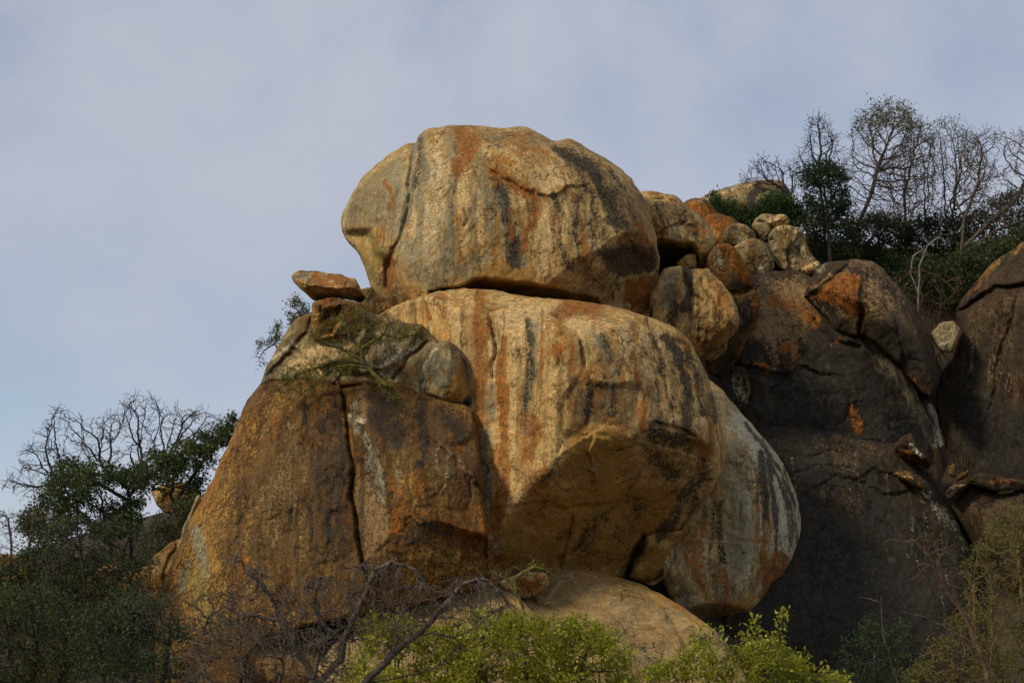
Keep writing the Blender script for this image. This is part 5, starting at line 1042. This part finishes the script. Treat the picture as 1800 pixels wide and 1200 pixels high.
LIME = dict(cut=-0.08, gap=2.2, n=12, size=0.15, spread=0.13, mat='leaf_lime', wmax=3, up=0.15, width=0.55)
plant('lime_bush', 'yellow-green leafy bush seen through the bare branches', 'bush', [[(720,1310),(720,1230),(700,1170)],[(740,1310),(780,1220),(790,1160)],[(700,1310),(650,1230),(640,1180)]],
      [[(605,1240),(610,1170),(640,1150),(635,1102),(665,1080),(700,1092),(750,1098),(790,1095),(830,1130),(850,1180),(850,1250),(620,1250)]], 63, 1.6, 700, 0.16, 'bark_grey', r_tip=0.008, leaves=dict(LIME, prob=0.9, dry=60))
plant('lime_bush', 'broad yellow-green bush in front of the smooth slab', 'bush', [[(930,1310),(930,1220),(920,1150)],[(950,1310),(1010,1220),(1030,1150)],[(910,1310),(860,1220),(845,1150)]],
      [[(790,1130),(810,1090),(850,1072),(890,1080),(910,1082),(960,1088),(1015,1085),(1055,1100),(1095,1122),(1108,1150),(1100,1172),(1120,1190),(1150,1250),(790,1250)]], 62, 1.8, 1200, 0.16, 'bark_grey', r_tip=0.008, leaves=dict(LIME, dry=90))
plant('lime_bush', 'yellow-green bush with dead shoots below the pale run-off boulder', 'bush', [[(1300,1310),(1290,1220),(1240,1150),(1240,1120)],[(1310,1310),(1340,1220),(1345,1160),(1330,1110),(1325,1075)],[(1290,1310),(1210,1230),(1180,1180)],[(1320,1310),(1400,1230),(1430,1195)],[(1345,1160),(1366,1120),(1375,1085)]],
      [[(1080,1250),(1120,1205),(1150,1165),(1195,1145),(1212,1112),(1240,1104),(1282,1108),(1290,1135),(1320,1120),(1345,1117),(1385,1140),(1420,1170),(1455,1180),(1490,1200),(1530,1250)]], 61, 1.8, 1000, 0.16, 'bark_grey', r_tip=0.008, leaves=dict(LIME, dry=50))
plant('green_shrub', 'dark green shrub in the shade at the base of the black wall', 'shrub', [[(1540,1290),(1540,1200),(1535,1140)],[(1560,1290),(1585,1200),(1590,1130)]], [[(1475,1130),(1500,1110),(1530,1088),(1590,1090),(1610,1130),(1620,1240),(1480,1240)]], 72, 1.2, 380, 0.17, 'bark_dark', r_tip=0.009, leaves=dict(n=8, size=0.12, spread=0.14, mat='leaf_green', wmax=3, prob=0.8))
plant('budding_shrub', 'yellow-twigged budding shrub filling the lower right corner', 'shrub', [[(1760,1330),(1760,1200),(1745,1110),(1740,1030)],[(1780,1330),(1800,1200),(1800,1080),(1790,960)],[(1740,1330),(1690,1210),(1665,1140)],[(1760,1200),(1715,1110),(1710,1030)]],
      [[(1690,1000),(1720,935),(1755,895),(1800,880),(1860,890),(1870,1250),(1560,1250),(1600,1160),(1650,1110),(1690,1060)]], 40, 1.6, 1700, 0.10, 'bark_yellow', r_tip=0.0055, r_max=0.045, jit=0.38, twig=(0.2, 3, 0.7), leaves=dict(n=4, size=0.06, spread=0.05, mat='leaf_bud', wmax=2, prob=0.7), split=0.02)
plant('bare_shrub', 'blurred brown leafless shoots rising in front of the black wall', 'shrub', [[(1760,1330),(1735,1180),(1700,1090),(1660,1030),(1630,985),(1615,925)],[(1660,1030),(1640,960),(1642,1000)],[(1700,1090),(1712,1010),(1726,945)],[(1735,1180),(1690,1120),(1650,1095),(1608,1076)],[(1640,985),(1610,950),(1575,948)],[(1735,1180),(1760,1100),(1745,1060)]],
      [[(1600,940),(1640,935),(1730,950),(1760,1040),(1700,1100),(1620,1050)],[(1640,1100),(1700,1110),(1760,1150),(1700,1200),(1640,1150)]], 24, 0.5, 60, 0.09, 'bark_brown', r_tip=0.005, r_exp=0.42, r_max=0.03, jit=0.3, twig=(0.2, 3, 0.5), split=0.015)
plant('bare_shrub', 'single pale forked shoot standing before the dark shaded shrub', 'shrub', [[(1600,1330),(1575,1190),(1555,1130),(1549,1048)],[(1551,1062),(1530,1052),(1508,1050)],[(1560,1145),(1590,1120),(1600,1100)]], [[(1510,1045),(1560,1050),(1600,1100),(1590,1130),(1550,1110)]], 26, 0.3, 10, 0.09, 'bark_grey', r_tip=0.005, r_exp=0.35, r_max=0.03, jit=0.25, twig=None, split=0.015)

# ---------------- dry grass on the slopes: nobody could count it
def grass(name, label, spots, n, hgt, mat, seed):
    rng = np.random.RandomState(seed); P = []
    for poly_px, d0, d1, k in spots:
        q = sample_poly(poly_px, k, rng); p = U(q[:, 0], q[:, 1], rng.uniform(d0, d1, k)); P.append(p)
    p = np.concatenate(P); p[:, 2] = ground(p[:, 0], p[:, 1])
    p = np.repeat(p, n, 0) + np.concatenate([rng.normal(0, 0.12, (len(p) * n, 2)), np.zeros((len(p) * n, 1))], 1)
    m_ = len(p); h = hgt * rng.uniform(0.4, 1.2, (m_, 1)); ln = np.concatenate([rng.normal(0, 0.35, (m_, 2)), np.ones((m_, 1))], 1) * h
    sd = rng.normal(0, 1, (m_, 3)); sd[:, 2] = 0; sd /= np.linalg.norm(sd, axis=1)[:, None] + 1e-9; w = 0.012
    V = np.stack([p - sd * w, p + sd * w, p + ln * 0.6 + sd * w * .7, p + ln], 1).reshape(-1, 3)
    tag(new_mesh(name, V, np.arange(m_ * 4).reshape(-1, 4), 4, mat, smooth=False, attrs={'tint': np.repeat(rng.rand(m_), 4)}), label, 'grass', kind='stuff')
M['grass_dry'] = leaf_material('grass_dry', (0.060, 0.040, 0.022), (0.130, 0.080, 0.040), (0.190, 0.130, 0.060))
grass('dry_grass', 'dry brown grass covering the slope under the ridge shrubs', [([(1420,470),(1860,430),(1860,560),(1640,580),(1560,520)], 98, 112, 2600), ([(1660,780),(1860,780),(1860,860),(1680,860)], 88, 94, 900), ([(-60,960),(300,960),(300,1060),(-60,1060)], 84, 98, 1500)], 9, 0.55, M['grass_dry'], 5)
